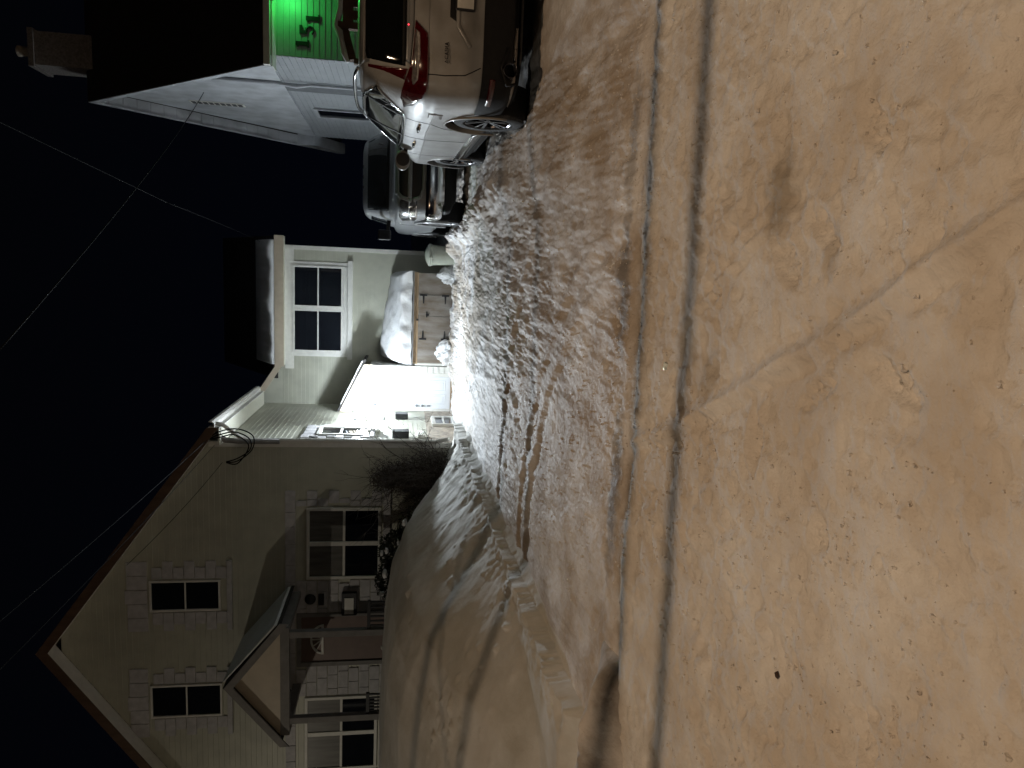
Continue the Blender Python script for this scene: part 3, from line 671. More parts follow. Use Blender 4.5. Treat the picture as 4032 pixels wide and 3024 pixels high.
# side-wall fittings that belong to the wall
side_window(XS, 14.62, 15.22, 2.32, 3.12)
mb = MB(); rnd = random.Random(9)
for k in range(8):
    z = 2.12+k*.17; t = .26 if k % 2 else .17
    for a, b in ((14.55-t+.02, 14.55), (15.29, 15.29+t)): mb.box((XS+.005, a, z+.005), (XS+.035+rnd.uniform(0, .012), b, z+.165))
for i in range(4): mb.box((XS+.005, 14.4+i*.27, 3.20), (XS+.04, 14.66+i*.27, 3.46))
mb.box((XS+.005, 14.35, 2.02), (XS+.07, 15.52, 2.115))
hb(mb, 'window_surround', M['block'], bevel=.006)
f = side_window(XS+.03, 15.62, 16.38, .34, .72, .08)
f.data.name = 'basement_window'; f.name = 'basement_window'

# ---------------- things fixed to the walls
def sidebox(name, y0, y1, z0, z1, d, mt, label, cat, bevel=.008):
    o = MB().box((0, y0-(y0+y1)/2, 0), (d, y1-(y0+y1)/2, z1-z0))
    q = o.build(name, mt, None, bevel=bevel); q.location = (XS+.015, (y0+y1)/2, z0); return tag(q, label, cat)
sidebox('meter_box', 16.35, 16.60, 1.33, 1.62, .13, M['black'], 'small black box on the side wall, nearer the white door', 'meter box')
sidebox('meter_box', 14.40, 14.66, 1.32, 1.66, .14, M['black'], 'small black box on the side wall, nearer the front corner', 'meter box')
def vent(y, z, w, h, label):
    t = thing('wall_vent', label, 'vent', (XS+.015, y, z), group='louvred vents on the side wall')
    MB().box((0, -w/2, 0), (.04, w/2, h)).build('vent_body', M['trim'], t, bevel=.004)
    for i in range(4):
        zz = .03+i*h/4; MB().prism([(.041, -w/2+.02, zz+.03), (.041, -w/2+.02, zz+.045), (.115, -w/2+.02, zz+.012), (.115, -w/2+.02, zz)], (0, w-.04, 0)).build('louvre', M['trim'], t)
vent(15.05, 1.92, .26, .26, 'white four-slat vent below the side window')
vent(16.30, 2.22, .24, .20, 'white slatted vent high beside the doorway roof')
vent(14.52, .98, .22, .16, 'white slatted vent low above the stone foundation')
# wall lantern: the bright source by the door
LX, LY, LZ = -2.94, 16.30, 2.405
t = thing('wall_lantern', 'glaring white lantern on the side wall beside the white door', 'lamp', (XS+.015, LY, LZ))
MB().lathe([(.0, 0), (.055, 0), (.055, .02), (.0, .025)], (0, 0, .10), (1, 0, 0), 20).build('wall_plate', M['black'], t, True)
MB().tube([(.015, 0, .10), (.10, 0, .17), (LX-XS-.015, 0, .16), (LX-XS-.015, 0, .10)], .012, 8).build('arm', M['black'], t, True)
MB().lathe([(.0, .115), (.05, .105), (.085, .07)], (LX-XS-.015, 0, 0), n=20).build('cap', M['black'], t, True)
MB().lathe([(.028, .098), (.07, .06), (.085, 0), (.07, -.06), (.03, -.085), (0, -.09)], (LX-XS-.015, 0, 0), n=24).build('globe', emit('lantern_glow', (.80, .90, 1.0), DOOR_W), t, True)
MB().tube([(.03, -.02, -.1), (.03, -.02, -.50)], .012, 6).build('conduit', M['steel'], t)
MB().lathe([(0, 0), (.035, 0), (.035, .07), (0, .075)], (.03, -.02, -.56), n=14).build('motion_sensor', M['steel'], t, True)
l = bpy.data.lights.new('driveway_fill', 'SPOT'); l.energy = FILL_W; l.color = (.84, .93, 1.0); l.spot_size = R(172); l.spot_blend = 1; l.shadow_soft_size = .05  # added spot beside the globe, brightens the driveway without the door
lo = bpy.data.objects.new('driveway_fill', l); COL.objects.link(lo); lo.parent = t; lo.location = (LX-XS+.02, -.115, -.01)
lo.rotation_euler = V3((.45, -.85, -.10)).to_track_quat('-Z', 'Y').to_euler()

# mailbox and plaques by the front door
t = thing('mailbox', 'dark wall mailbox with pale paper in it beside the brown front door', 'mailbox', (-6.58, YF-.04, 2.30))
MB().box((-.24, -.11, 0), (.24, -.005, .30)).build('box', M['black'], t, bevel=.01)
MB().box((-.20, -.125, .06), (.14, -.112, .24)).build('paper', M['trim'], t)
tag(MB().box((-6.62, YF-.075, 2.95), (-6.38, YF-.045, 3.06)).build('wall_plaque', M['black'], None, bevel=.004), 'small dark rectangular plaque on the pale blocks above the mailbox', 'plaque')
tag(MB().lathe([(0, -.05), (.09, -.045), (.11, -.02), (.11, 0), (0, 0)], (-6.49, YF-.045, 3.22), (0, 1, 0), 20).build('wall_ornament', M['black'], None, True), 'round dark ornament topmost on the pale blocks by the front door', 'ornament')
# service mast with its weatherhead and drip loops
t = thing('service_mast', 'dark curved service mast with looped cables under the eave corner', 'service mast', (XS+.02, YF-.06, 4.0))
MB().tube([(.02, -.02, -.2), (.02, -.02, .55), (.05, -.06, .78), (.14, -.10, .92), (.20, -.14, 1.02), (.18, -.20, 1.10), (.08, -.26, 1.10)], [.05, .05, .055, .06, .06, .055, .045], 12).build('mast', M['greywood'], t, True)
for k, (a, dpt) in enumerate(((.24, .0), (.36, .06), (.12, -.05))):
    pts = [(.10-.0*k, -.27, 1.06), (.20+dpt, -.30, .85), (.26+dpt, -.30, .62-a*.3), (.12+dpt, -.26, .42-a*.5), (-.10, -.22, .38-a*.3), (-.28-.05*k, -.18, .55), (-.36, -.14, .78)]
    cv = []
    for i in range(len(pts)-1):
        p0 = V3(pts[max(i-1, 0)]); p1 = V3(pts[i]); p2 = V3(pts[i+1]); p3 = V3(pts[min(i+2, len(pts)-1)])
        for s in range(6):
            u = s/6; cv.append(.5*((2*p1)+(p2-p0)*u+(2*p0-5*p1+4*p2-p3)*u*u+(3*p1-p0-3*p2+p3)*u**3))
    MB().tube(cv, .012, 6).build('drip_loop', M['wire'], t, True)
wire((-3.62, 13.78, 4.82), (-5.6, 13.7, 6.55), .06, .006, 'thin pale cable strung across the gable below the rake', 'gable_cable')

# ================================================================== wooden box by the wing wall
B = thing('storage_box', 'weathered plywood box with strap hinges against the cream wing', 'storage box', (-.96, 17.25, .23))
bw = 1.09
MB().box((-bw, .012, -.05), (bw-.02, 1.0, .98)).build('box_body', M['plywood'], B)
MB().box((-bw-.02, .006, .90), (bw, .011, 1.0)).build('top_rail', M['plywood_tan'], B)
MB().box((-bw, .004, .12), (-.50, .0118, .895)).build('side_panel', M['plywood'], B)
MB().box((.56, .004, .05), (bw-.02, .0118, .895)).build('side_panel', M['plywood'], B)
for xa, xb in ((-.495, .055), (.065, .555)):
    d_ = MB().box((xa, -.008, .11), (xb, .0115, .89)).build('box_door', M['plywood'], B, bevel=.003)
    hinge_x, sgn = (xa, 1) if xa < 0 else (xb, -1)
    for zz in (.26, .78):
        h = MB(); h.box((hinge_x-.022, -.020, zz-.085), (hinge_x+.022, -.0085, zz+.085))
        h.prism([(hinge_x, -.018, zz-.025), (hinge_x+sgn*.20, -.018, zz-.012), (hinge_x+sgn*.20, -.018, zz+.012), (hinge_x, -.018, zz+.025)], (0, .007, 0)); h.build('strap_hinge', M['black'], d_)
    if xa > 0:
        h = MB(); h.box((xa-.04, -.02, .68), (xa+.10, -.0085, .71)); h.box((xa+.0, -.03, .645), (xa+.05, -.0205, .72)); h.build('latch', M['black'], d_)
MB().box((-.06, -.006, .86), (-.02, .0035, .94)).build('turn_button', M['black'], B)
MB().box((-.50, .005, .02), (.08, .0117, .108)).build('bottom_rail', M['greywood'], B)
MB().box((-bw-.04, -.05, 1.0), (bw+.02, 1.05, 1.035)).build('lid', M['greywood'], B, bevel=.004)
MB().box((-bw-.055, .02, .10), (-bw-.003, .06, .95)).build('edge_board', M['trim'], B)
# deep snow on the lid
nxs, nys = 60, 24; vs = []; fs = []
for i in range(nxs+1):
    u = i/nxs; x = -2.09+2.25*u
    top = 2.02-.20*u+.04*math.sin(u*5)
    for k in range(nys+1):
        v = k/nys
        if v < .35: zz = 1.28+(1.56-1.28+.03*math.sin(u*19))*math.sin(v/.35*math.pi/2)**.8; y = 17.20-.04*math.sin(v/.35*math.pi)+.02*math.sin(u*31)*math.sin(v*9)
        else:
            w = (v-.35)/.65; zz = 1.56+(top-1.56)*(w**.85); y = 17.22+.80*w**1.1
        ed_ = min(u, 1-u)*2.22
        f = min(1, ed_/.16); f = math.sqrt(max(0, 1-(1-f)**2)); zz = 1.275+(zz-1.275)*(.25+.75*f) if ed_ < .16 else zz
        y += .035*float(vn(np.array([x*7.]), np.array([zz*7.]), 5)[0]); zz += .03*float(vn(np.array([x*6.]), np.array([v*11.]), 6)[0])
        vs.append((x, y, zz))
L = nys+1
for i in range(nxs):
    for k in range(nys): fs.append((i*L+k, i*L+k+1, (i+1)*L+k+1, (i+1)*L+k))
b0 = len(vs)
for i in range(nxs+1): vs.append((vs[i*L][0], 18.2, 1.28)); vs.append((vs[i*L][0], 18.2, vs[i*L+nys][2]+.02))
for i in range(nxs):
    fs.append((i*L+nys, b0+2*i+1, b0+2*i+3, (i+1)*L+nys)); fs.append((b0+2*i, b0+2*i+2, b0+2*i+3, b0+2*i+1))
for i in (0, nxs): fs.append(tuple(i*L+k for k in range(L))+(b0+2*i+1, b0+2*i))
tag(MB().add(vs, fs).build('snow_drift', M['snow'], None, True), 'deep rounded cap of snow lying on the plywood box', 'snow')
# ploughed clods leaning on the box
def clod(c, r, seed, label):
    mb = MB().blob((0, 0, 0), r, seed, .12, 22); out = []
    for v in mb.v:
        q = V3(v); n_ = q.normalized(); f = 0; am = .09; fr = 7
        for o_ in range(4):
            f += am*(float(vn(np.array([q.x*fr+q.z*fr*.6]), np.array([q.y*fr-q.z*fr*.8]), seed+o_)[0])); am *= .6; fr *= 2.1
        out.append(tuple(q+n_*f*1.3))
    mb.v = out; o = mb.build('snow_clod', M['snow'], None, False); o.location = c; return tag(o, label, 'snow')
clod((-1.78, 17.14, .36), (.30, .16, .27), 20, 'rough white clod of snow leaning on the plywood box beside the doorway')
clod((.06, 17.14, .36), (.20, .15, .33), 23, 'tall rough clod of snow leaning on the plywood box beside the grey bin')
# refuse bin
t = thing('refuse_bin', 'round grey-green plastic refuse bin with lid beside the plywood box', 'bin', (.53, 16.75, .22))
MB().lathe([(0, 0), (.19, 0), (.20, .02), (.225, .55), (.23, .62), (.245, .63), (.245, .66), (.232, .67)], (0, 0, 0), n=36).build('barrel', M['bin'], t, True)
MB().lathe([(.245, .672), (.255, .675), (.255, .70), (.22, .73), (.12, .78), (.0, .80)], (0, 0, 0), n=36).build('lid', M['bin'], t, True)
MB().tube([(-.07, -.235, .60), (-.075, -.29, .60), (.075, -.29, .60), (.07, -.235, .60)], .014, 8).build('handle', M['bin'], t, True)
MB().tube([(-.07, -.235, .70), (-.07, -.28, .66), (-.07, -.262, .58)], .012, 6).build('lid_clip', M['bin'], t, True)

# ================================================================== shrubs
def bush():
    t = thing('bare_bush', 'bare twiggy brown shrub at the front corner of the cream house', 'bush', (-3.75, 13.45, .62))
    t.scale = (1.0, 1.1, 1.22)
    rnd = random.Random(31); mb = MB()
    def grow(p, d, L, r, dep):
        pts = [p]; q = p; dd = d
        for k in range(4):
            dd = (dd+V3((rnd.gauss(0, .16), rnd.gauss(0, .12), rnd.gauss(0, .10)))).normalized(); q = q+dd*L/4; pts.append(q)
        mb.tube(pts, [r*(1-.18*i) for i in range(5)], 4, False)
        if dep > 0:
            for k in range(rnd.randint(4, 6)):
                i = rnd.randint(1, 4); nd = (dd+V3((rnd.gauss(0, .65), rnd.gauss(0, .5), rnd.gauss(.05, .45)))).normalized()
                grow(pts[i], nd, L*rnd.uniform(.35, .6), r*.6, dep-1)
    for k in range(34):
        a = rnd.uniform(-1, 1); grow(V3((a*.28, rnd.uniform(-.2, .15), -.15)), V3((a*.42+rnd.gauss(0, .2), rnd.gauss(0, .2), 1)).normalized(), rnd.uniform(.5, 1.25), .010, 2)
    grow(V3((-.05, 0, .8)), V3((-.1, 0, 1)).normalized(), .95, .006, 1); grow(V3((-.15, 0, .7)), V3((-.55, 0, .9)).normalized(), .8, .006, 1)
    mb.build('twigs', M['twig'], t, fix=False)
    mb = MB()
    for k in range(9000):
        a = rnd.random()**.7; h = rnd.uniform(0, 1.0); w = .46*(1-.55*h)
        c = V3((rnd.gauss(0, .5)*w-.08*h, rnd.gauss(0, .4)*w, -.05+h*1.25*rnd.uniform(.7, 1)))
        d = V3((rnd.gauss(0, 1), rnd.gauss(0, 1), rnd.gauss(.3, .8))).normalized(); s = d.cross(V3((rnd.gauss(0, 1), rnd.gauss(0, 1), rnd.gauss(0, 1)))).normalized()*.008
        e = d*rnd.uniform(.03, .08); mb.add([c-s, c+s, c+e+s*.3, c+e-s*.3], [(0, 1, 2, 3)])
    mb.build('dead_leaves', M['twig'], t, fix=False)
bush()
def evergreen():
    t = thing('evergreen_shrub', 'low dark evergreen shrub with snow tufts under the large front window', 'shrub', (-5.25, 13.1, .58))
    t.scale = (1.15, 1, 1.15)
    rnd = random.Random(17); mb = MB(); tr = MB()
    lobes = [((-.05, 0, .45), .62), ((.5, -.05, .25), .5), ((-.6, -.05, .45), .55), ((.85, 0, .0), .35), ((-.9, 0, .2), .45), ((.1, -.1, .75), .34), ((-.45, 0, .8), .34)]
    for c, r in lobes: tr.tube([(c[0]*.3, 0, -.5), (c[0]*.7, 0, -.1), (c[0], c[1], c[2])], [.025, .018, .008], 6)
    for k in range(12000):
        c, r = rnd.choice(lobes); d = V3((rnd.gauss(0, 1), rnd.gauss(0, 1), rnd.gauss(0, 1))).normalized()
        q = V3(c)+d*r*(rnd.uniform(.55, 1.08)**.6); q.y *= .6
        if rnd.random() < .25*max(0, vn(np.array([q.x*4]), np.array([q.z*4]), 3)[0]+.4): continue
        a = V3((rnd.gauss(0, 1), rnd.gauss(0, 1), rnd.gauss(0, 1))).normalized(); s = a.cross(d).normalized(); w = rnd.uniform(.012, .022); l_ = rnd.uniform(.04, .085)
        e = (d+a*.8).normalized()*l_; mb.add([q, q+e*.5+s*w, q+e, q+e*.5-s*w], [(0, 1, 2, 3)])
    tr.build('stems', M['twig'], t); mb.build('foliage', M['leaf'], t, fix=False)
    for k, p in enumerate(((.18, -.30, .98), (.30, -.25, .80), (.14, -.3, 1.06), (.62, -.2, .70), (-.55, -.3, 1.05), (-.70, -.25, 1.0), (-.95, -.2, .62), (.85, -.1, .36), (-.62, -.3, .86), (-.2, -.34, 1.0))):
        MB().blob(p, (.05+.02*math.sin(k*3), .05, .03+.012*math.sin(k*5)), k, .3, 6).build('snow_tuft', M['snow'], t, True)
evergreen()

# ================================================================== house on the right
XG, YG0, YG1 = 4.15, 15.1, 23.3; ZG = 4.22; YM = (YG0+YG1)/2; SG = (9.15-ZG)/(YM-YG0+.5)
G = thing('grey_house', 'grey-sided house with steep gable, tall chimney and green-lit porch wall', 'house', (3.53, 12.83, .225))
G.scale = (.85, .85, .85)                    # plan units are 0.85 m
def gb(mb, name, mt, par=None, smooth=False, bevel=0):
    mb.v = [(v[0]-XG, v[1]-YG0, v[2]) for v in mb.v]; return mb.build(name, mt, par or G, smooth, bevel)
mb = MB(); mb.box((XG+.001, YG0+.001, 0), (16, YG1, ZG)); gb(mb, 'wall_core', M['siding_grey'])
mb = MB(); siding(mb, (XG, YG0, 0), (0, 1, 0), (-1, 0, 0), .3, ZG, lambda z: (0, YG1-YG0), .125); gb(mb, 'side_wall', M['siding_grey'])
M['gable_panel'] = mat('pale_gable_panel', (.50, .52, .55), .55, var=.3, vscale=2.2)
def rz(y): return ZG+.35+(YM-YG0+.35-abs(y-YM))*SG-.35*SG
mb = MB(); mb.prism([(XG-.03, YG0-.02, ZG), (XG-.03, YG1+.02, ZG), (XG-.03, YM, rz(YM)-.12)], (.06, 0, 0)); gb(mb, 'gable_wall', M['gable_panel'])
mb = MB(); siding(mb, (XG, YG0, 0), (1, 0, 0), (0, -1, 0), .3, ZG, lambda z: (0, 10), .112); gb(mb, 'front_wall', M['siding_grey'])
XR = 3.85
mb = MB()
for y_e in (YG0-.42, YG1+.95):
    ze = rz(y_e); mb.prism([(XR, YM, rz(YM)), (XR, y_e, ze), (XR, y_e, ze+.09), (XR, YM, rz(YM)+.10)], (12.5, 0, 0))
gb(mb, 'roof', M['roof'])
mb = MB()
for y_e in (YG0-.42, YG1+.95):
    ze = rz(y_e); mb.prism([(XR-.022, YM, rz(YM)+.09), (XR-.022, y_e, ze+.08), (XR-.022, y_e, ze-.10), (XR-.022, YM, rz(YM)-.12)], (.02, 0, 0))
gb(mb, 'rake_board', M['gable_panel'])
mb = MB()
for y_e in (YG0-.42, YG1+.95):
    n = 22; sg = 1 if y_e > YM else -1
    for i in range(n):
        ya, yb = YM+(y_e-YM)*i/n, YM+(y_e-YM)*(i+1)/n-sg*.012
        mb.prism([(XR, ya, rz(ya)-.045), (XR, yb, rz(yb)-.045), (XR, yb, rz(yb)-.02), (XR, ya, rz(ya)-.02)], (XG-XR-.03, 0, 0))
gb(mb, 'soffit_boards', M['gable_panel'])
mb = MB(); ye = YG1+.95; mb.prism([(XR+.001, YG1-.2, ZG+.02), (XR+.001, ye, rz(ye)-.12), (XR+.001, ye, rz(ye)-.03), (XR+.001, YG1-.2, rz(YG1-.2)-.04)], (XG-XR, 0, 0)); gb(mb, 'eave_return', M['gable_panel'])
ze = rz(YG0-.42)
mb = MB(); mb.box((XR-.02, YG0-.53, ze-.07), (14, YG0-.42, ze+.05)); gb(mb, 'gutter', M['trim'], bevel=.01)
mb = MB(); mb.box((XR, YG0-.42, ze-.10), (14, YG0-.001, ze-.08)); gb(mb, 'eave_soffit', M['trim'])
mb = MB(); mb.box((XG-.018, 17.10, .4), (XG-.004-.018, 17.75, rz(17.4)-.25)); gb(mb, 'dark_band', mat('dark_grey_band', (.13, .14, .15), .6, var=.2))  # flat upright band, darker than the wall round it
mb = MB(); mb.tube([(XG-.07, 16.95, 6.0), (XG-.07, 16.95, 4.3), (XG-.12, 16.93, 3.9), (XG-.06, 16.93, 3.6), (XG-.06, 16.93, .5)], .035, 8); gb(mb, 'downpipe', M['gable_panel'], smooth=True)
mb = MB(); mb.box((XG-.05, 19.45, 5.55), (XG-.031, 19.75, 6.85)); vt = gb(mb, 'gable_vent', M['trim'])
mb = MB()
for i in range(9): mb.box((XG-.056, 19.49, 5.60+i*.138), (XG-.0505, 19.71, 5.60+i*.138+.10))
gb(mb, 'vent_slats', M['black'], vt)
mb = MB(); y0, y1, z0, z1 = 19.4, 20.2, 2.4, 3.75
mb.box((XG-.06, y0-.08, z0-.08), (XG-.004, y0, z1+.08)); mb.box((XG-.06, y1, z0-.08), (XG-.004, y1+.08, z1+.08)); mb.box((XG-.06, y0, z1), (XG-.004, y1, z1+.08)); mb.box((XG-.06, y0, z0-.08), (XG-.004, y1, z0)); wn = gb(mb, 'window', M['gable_panel'])
mb = MB(); mb.box((XG-.03, y0, z0), (XG-.026, y1, z1)); gb(mb, 'pane', M['glass'], wn)
mb = MB(); cx0, cx1, cy0, cy1 = 4.55, 5.30, 19.0, 19.85
mb.box((cx0, cy0, 8.0), (cx1, cy1, 10.10)); ch = gb(mb, 'chimney', M['brick'])
mb = MB(); mb.box((cx0-.05, cy0-.05, 10.10), (cx1+.05, cy1+.05, 10.22)); gb(mb, 'chimney_cap', M['brick'], ch)
mb = MB(); mb.lathe([(.12, 0), (.11, .35), (.13, .36), (.13, .42)], ((cx0+cx1)/2, (cy0+cy1)/2, 10.22), n=16); gb(mb, 'flue', M['stone'], ch, True)
# house number 1 5 1, stepping down to the right
def digit(ch, x, z, h):
    mb = MB(); y0 = YG0-.045; w = h*.55; t = h*.24
    def q(a, b): mb.box((x+a[0], y0, z+a[1]), (x+b[0], y0+.03, z+b[1]))
    if ch == '1':
        q((w*.5-t*.62, t*.5), (w*.5+t*.62, h)); q((0, 0), (w, t*.5)); q((w*.08, h*.78), (w*.5-t*.62, h*.95))
    else:
        q((0, h-t*.8), (w, h)); q((0, h*.5), (t*.9, h-t*.8)); q((t*.9, h*.5), (w*.75, h*.62))
        pts = [(x+w*.45+math.cos(a)*w*.42, y0+.015, z+h*.31+math.sin(a)*h*.24) for a in [R(-150+i*24) for i in range(12)]]
        mb.tube(pts, t*.36, 8)
    gb(mb, 'house_number', M['black'])
digit('1', 4.33, 3.40, .25); digit('5', 4.58, 3.30, .28); digit('1', 4.80, 3.20, .26)
# porch: deck, solid rail with snow on it, stair rail
def pb(mb, name, mt):
    mb.v = [((v[0]-3.53)/.85, (v[1]-12.83)/.85, (v[2]-.225)/.85) for v in mb.v]; return mb.build(name, mt, G)
mb = MB(); mb.box((3.75, 11.88, 1.35), (10, 12.82, 1.55)); pb(mb, 'porch_deck', M['wood_brown'])
mb = MB(); mb.box((3.75, 11.88, 1.55), (3.85, 11.98, 2.57)); mb.box((3.851, 11.90, 2.34), (10, 11.96, 2.50))
for i in range(34): mb.box((3.9+i*.18, 11.905, 1.56), (4.03+i*.18, 11.935, 2.34))
mb.bar((3.78, 11.93, 2.49), (3.24, 11.72, 2.34), .06, .13); mb.bar((3.78, 11.93, 2.22), (3.24, 11.72, 2.06), .06, .09); mb.box((3.19, 11.68, .4), (3.27, 11.76, 2.31))
pb(mb, 'porch_railing', M['wood_brown'])
mb = MB(); mb.tube([(3.21, 11.70, 2.40), (3.37, 11.76, 2.465), (3.55, 11.83, 2.51), (3.69, 11.88, 2.545), (3.78, 11.93, 2.60), (4.05, 11.93, 2.535), (6.3, 11.93, 2.53), (10, 11.93, 2.54)], [.03, .05, .045, .055, .05, .05, .05, .05], 10)
tag(mb.build('railing_snow', M['snow'], None, True), 'line of snow on the porch railing below the green wall', 'snow')
# green flood lamp on that wall
t = thing('green_floodlight', 'small flood lamp throwing green light down the porch wall', 'lamp', (4.44, 12.80, 3.66))
MB().box((-.05, -.02, -.04), (.05, 0, .04)).bar((0, -.02, .02), (0, -.32, .03), .03, .03).build('bracket', M['black'], t)
MB().lathe([(.035, 0), (.06, .02), (.075, .14), (.068, .14), (.03, .03)], (0, -.32, .00), (0, -.15, -.98), 20).build('shade', M['black'], t, True)
MB().lathe([(0, .06), (.055, .06), (.055, .065), (0, .066)], (0, -.32, .00), (0, -.15, -.98), 20).build('lens', emit('green_glow', (.02, 1, .08), 30), t)
l = bpy.data.lights.new('green_light', 'POINT'); l.energy = GREEN_W; l.color = (.05, 1, .14); l.shadow_soft_size = .03
lo = bpy.data.objects.new('green_light', l); COL.objects.link(lo); lo.parent = t; lo.location = (0, -.34, -.20)

# ================================================================== vehicles
def loft(slices, N=96, sub=5, zoff=0, grow=0):
    """horizontal rounded outlines stacked in z: (z, y_back, y_front, half width, n)"""
    a = np.array(slices, float); z = a[:, 0]; t = np.arange(len(a)); tt = np.linspace(0, len(a)-1, (len(a)-1)*sub+1)
    def cat(col):
        out = []
        for u in tt:
            i = min(int(u), len(a)-2); f = u-i; p0 = a[max(i-1, 0), col]; p1 = a[i, col]; p2 = a[i+1, col]; p3 = a[min(i+2, len(a)-1), col]
            if col == 0: out.append(p1+(p2-p1)*f)
            else:
                m1 = (p2-p0)/2; m2 = (p3-p1)/2
                if (p2-p1)*(p1-p0) <= 0: m1 = 0
                if (p3-p2)*(p2-p1) <= 0: m2 = 0
                lim = 3*abs(p2-p1); m1 = max(-lim, min(lim, m1)); m2 = max(-lim, min(lim, m2))
                f2, f3 = f*f, f*f*f; out.append((2*f3-3*f2+1)*p1+(f3-2*f2+f)*m1+(-2*f3+3*f2)*p2+(f3-f2)*m2)
        return np.array(out)
    Z, Y0, Y1, Wd, E = [cat(c) for c in range(5)]
    mb = MB(); vs = []
    th = np.linspace(0, 2*math.pi, N, endpoint=False)
    for k in range(len(tt)):
        c, s = np.cos(th), np.sin(th); e = 2/E[k]
        x = (Wd[k]+grow)*np.sign(c)*np.abs(c)**e; y = (Y0[k]+Y1[k])/2+((Y1[k]-Y0[k])/2+grow)*np.sign(s)*np.abs(s)**e
        vs += [(x[i], y[i], Z[k]) for i in range(N)]
    fs = [(k*N+i, k*N+(i+1) % N, (k+1)*N+(i+1) % N, (k+1)*N+i) for k in range(len(tt)-1) for i in range(N)]
    fs += [tuple(range(N-1, -1, -1)), tuple((len(tt)-1)*N+i for i in range(N))]
    return mb.add(vs, fs)
def arc_cut(o, centers, r, half):
    """cut wheel arches out of a body mesh"""
    c = MB()
    for y, zc in centers:
        for sg in (1, -1):
            c.tube([(sg*half*.62, y, zc), (sg*half*1.2, y, zc)], r, 48)
    co_ = c.build('cutter', M['blackplastic'])
    md = o.modifiers.new('arch', 'BOOLEAN'); md.object = co_; md.operation = 'DIFFERENCE'; md.solver = 'EXACT'
    dg = bpy.context.evaluated_depsgraph_get(); dg.update()
    me = bpy.data.meshes.new_from_object(o.evaluated_get(dg)); o.modifiers.clear(); old = o.data; o.data = me; me.name = old.name
    bpy.data.objects.remove(co_, do_unlink=True)
def smooth_auto(o, ang=35):
    me = o.data; bm = bmesh.new(); bm.from_mesh(me)
    for f in bm.faces: f.smooth = True
    for e in bm.edges:
        if len(e.link_faces) == 2 and e.calc_face_angle(0) > R(ang): e.smooth = False
    bm.to_mesh(me); bm.free()
def bvh_of(o):
    me = o.data; return BVHTree.FromPolygons([v.co.copy() for v in me.vertices], [tuple(p.vertices) for p in me.polygons])
def patch(bvh, poly, axis, name, mt, par, off=.004, thick=.006, step=.05, mirror=False, bulge=0):
    """project a flat outline onto the body: axis '+y' = seen from the back (x,z), '-y' from the front, '-x' from the left (y,z), '+x'"""
    out = None
    for sg in ((1, -1) if mirror else (1,)):
        bm = bmesh.new(); vv = [bm.verts.new((a*(sg if axis[1] == 'y' else 1), b, 0)) for a, b in poly]; bm.faces.new(vv)
        a0 = min(v.co.x for v in bm.verts); a1 = max(v.co.x for v in bm.verts); b0 = min(v.co.y for v in bm.verts); b1 = max(v.co.y for v in bm.verts)
        for i in range(1, int((a1-a0)/step)+1):
            bmesh.ops.bisect_plane(bm, geom=bm.verts[:]+bm.edges[:]+bm.faces[:], plane_co=(a0+i*step, 0, 0), plane_no=(1, 0, 0))
        for i in range(1, int((b1-b0)/step)+1):
            bmesh.ops.bisect_plane(bm, geom=bm.verts[:]+bm.edges[:]+bm.faces[:], plane_co=(0, b0+i*step, 0), plane_no=(0, 1, 0))
        bmesh.ops.triangulate(bm, faces=bm.faces[:])
        ax = axis
        if sg < 0 and axis[1] == 'x': ax = ('+' if axis[0] == '-' else '-')+'x'
        last = None; d = {'+y': V3((0, 1, 0)), '-y': V3((0, -1, 0)), '-x': V3((1, 0, 0)), '+x': V3((-1, 0, 0))}[ax]
        outv = []; bad = []
        for v in bm.verts:
            a, b = v.co.x, v.co.y
            o_ = V3((a, -3, b)) if ax == '+y' else V3((a, 9, b)) if ax == '-y' else V3((-3, a, b)) if ax == '-x' else V3((3, a, b))
            hit, nn, idx, ds = bvh.ray_cast(o_, d)
            if hit is None: bad.append(v); continue
            if nn.dot(d) > 0: nn = -nn
            v.co = hit+(nn*.4-d*.6).normalized()*off
        bmesh.ops.delete(bm, geom=bad, context='VERTS')
        for f in bm.faces:
            f.normal_update()
        bmesh.ops.recalc_face_normals(bm, faces=bm.faces[:])
        if sum((f.normal.dot(d)*f.calc_area() for f in bm.faces)) > 0: bmesh.ops.reverse_faces(bm, faces=bm.faces[:])
        for f in bm.faces: f.smooth = True
        me = bpy.data.meshes.new(name); bm.to_mesh(me); bm.free(); me.materials.append(mt)
        o = bpy.data.objects.new(name, me); COL.objects.link(o); o.parent = par
        s = o.modifiers.new('solid', 'SOLIDIFY'); s.thickness = thick; s.offset = -1 if off > thick*.5 else 0
        out = o
    return out
def strip(pts, w):
    """outline of a constant-width strip along 2-D points"""
    L, Rr = [], []
    for i, p in enumerate(pts):
        q0 = pts[max(i-1, 0)]; q1 = pts[min(i+1, len(pts)-1)]; dx, dy = q1[0]-q0[0], q1[1]-q0[1]; l_ = math.hypot(dx, dy) or 1
        nx_, ny_ = -dy/l_*w/2, dx/l_*w/2; L.append((p[0]+nx_, p[1]+ny_)); Rr.append((p[0]-nx_, p[1]-ny_))
    return L+Rr[::-1]
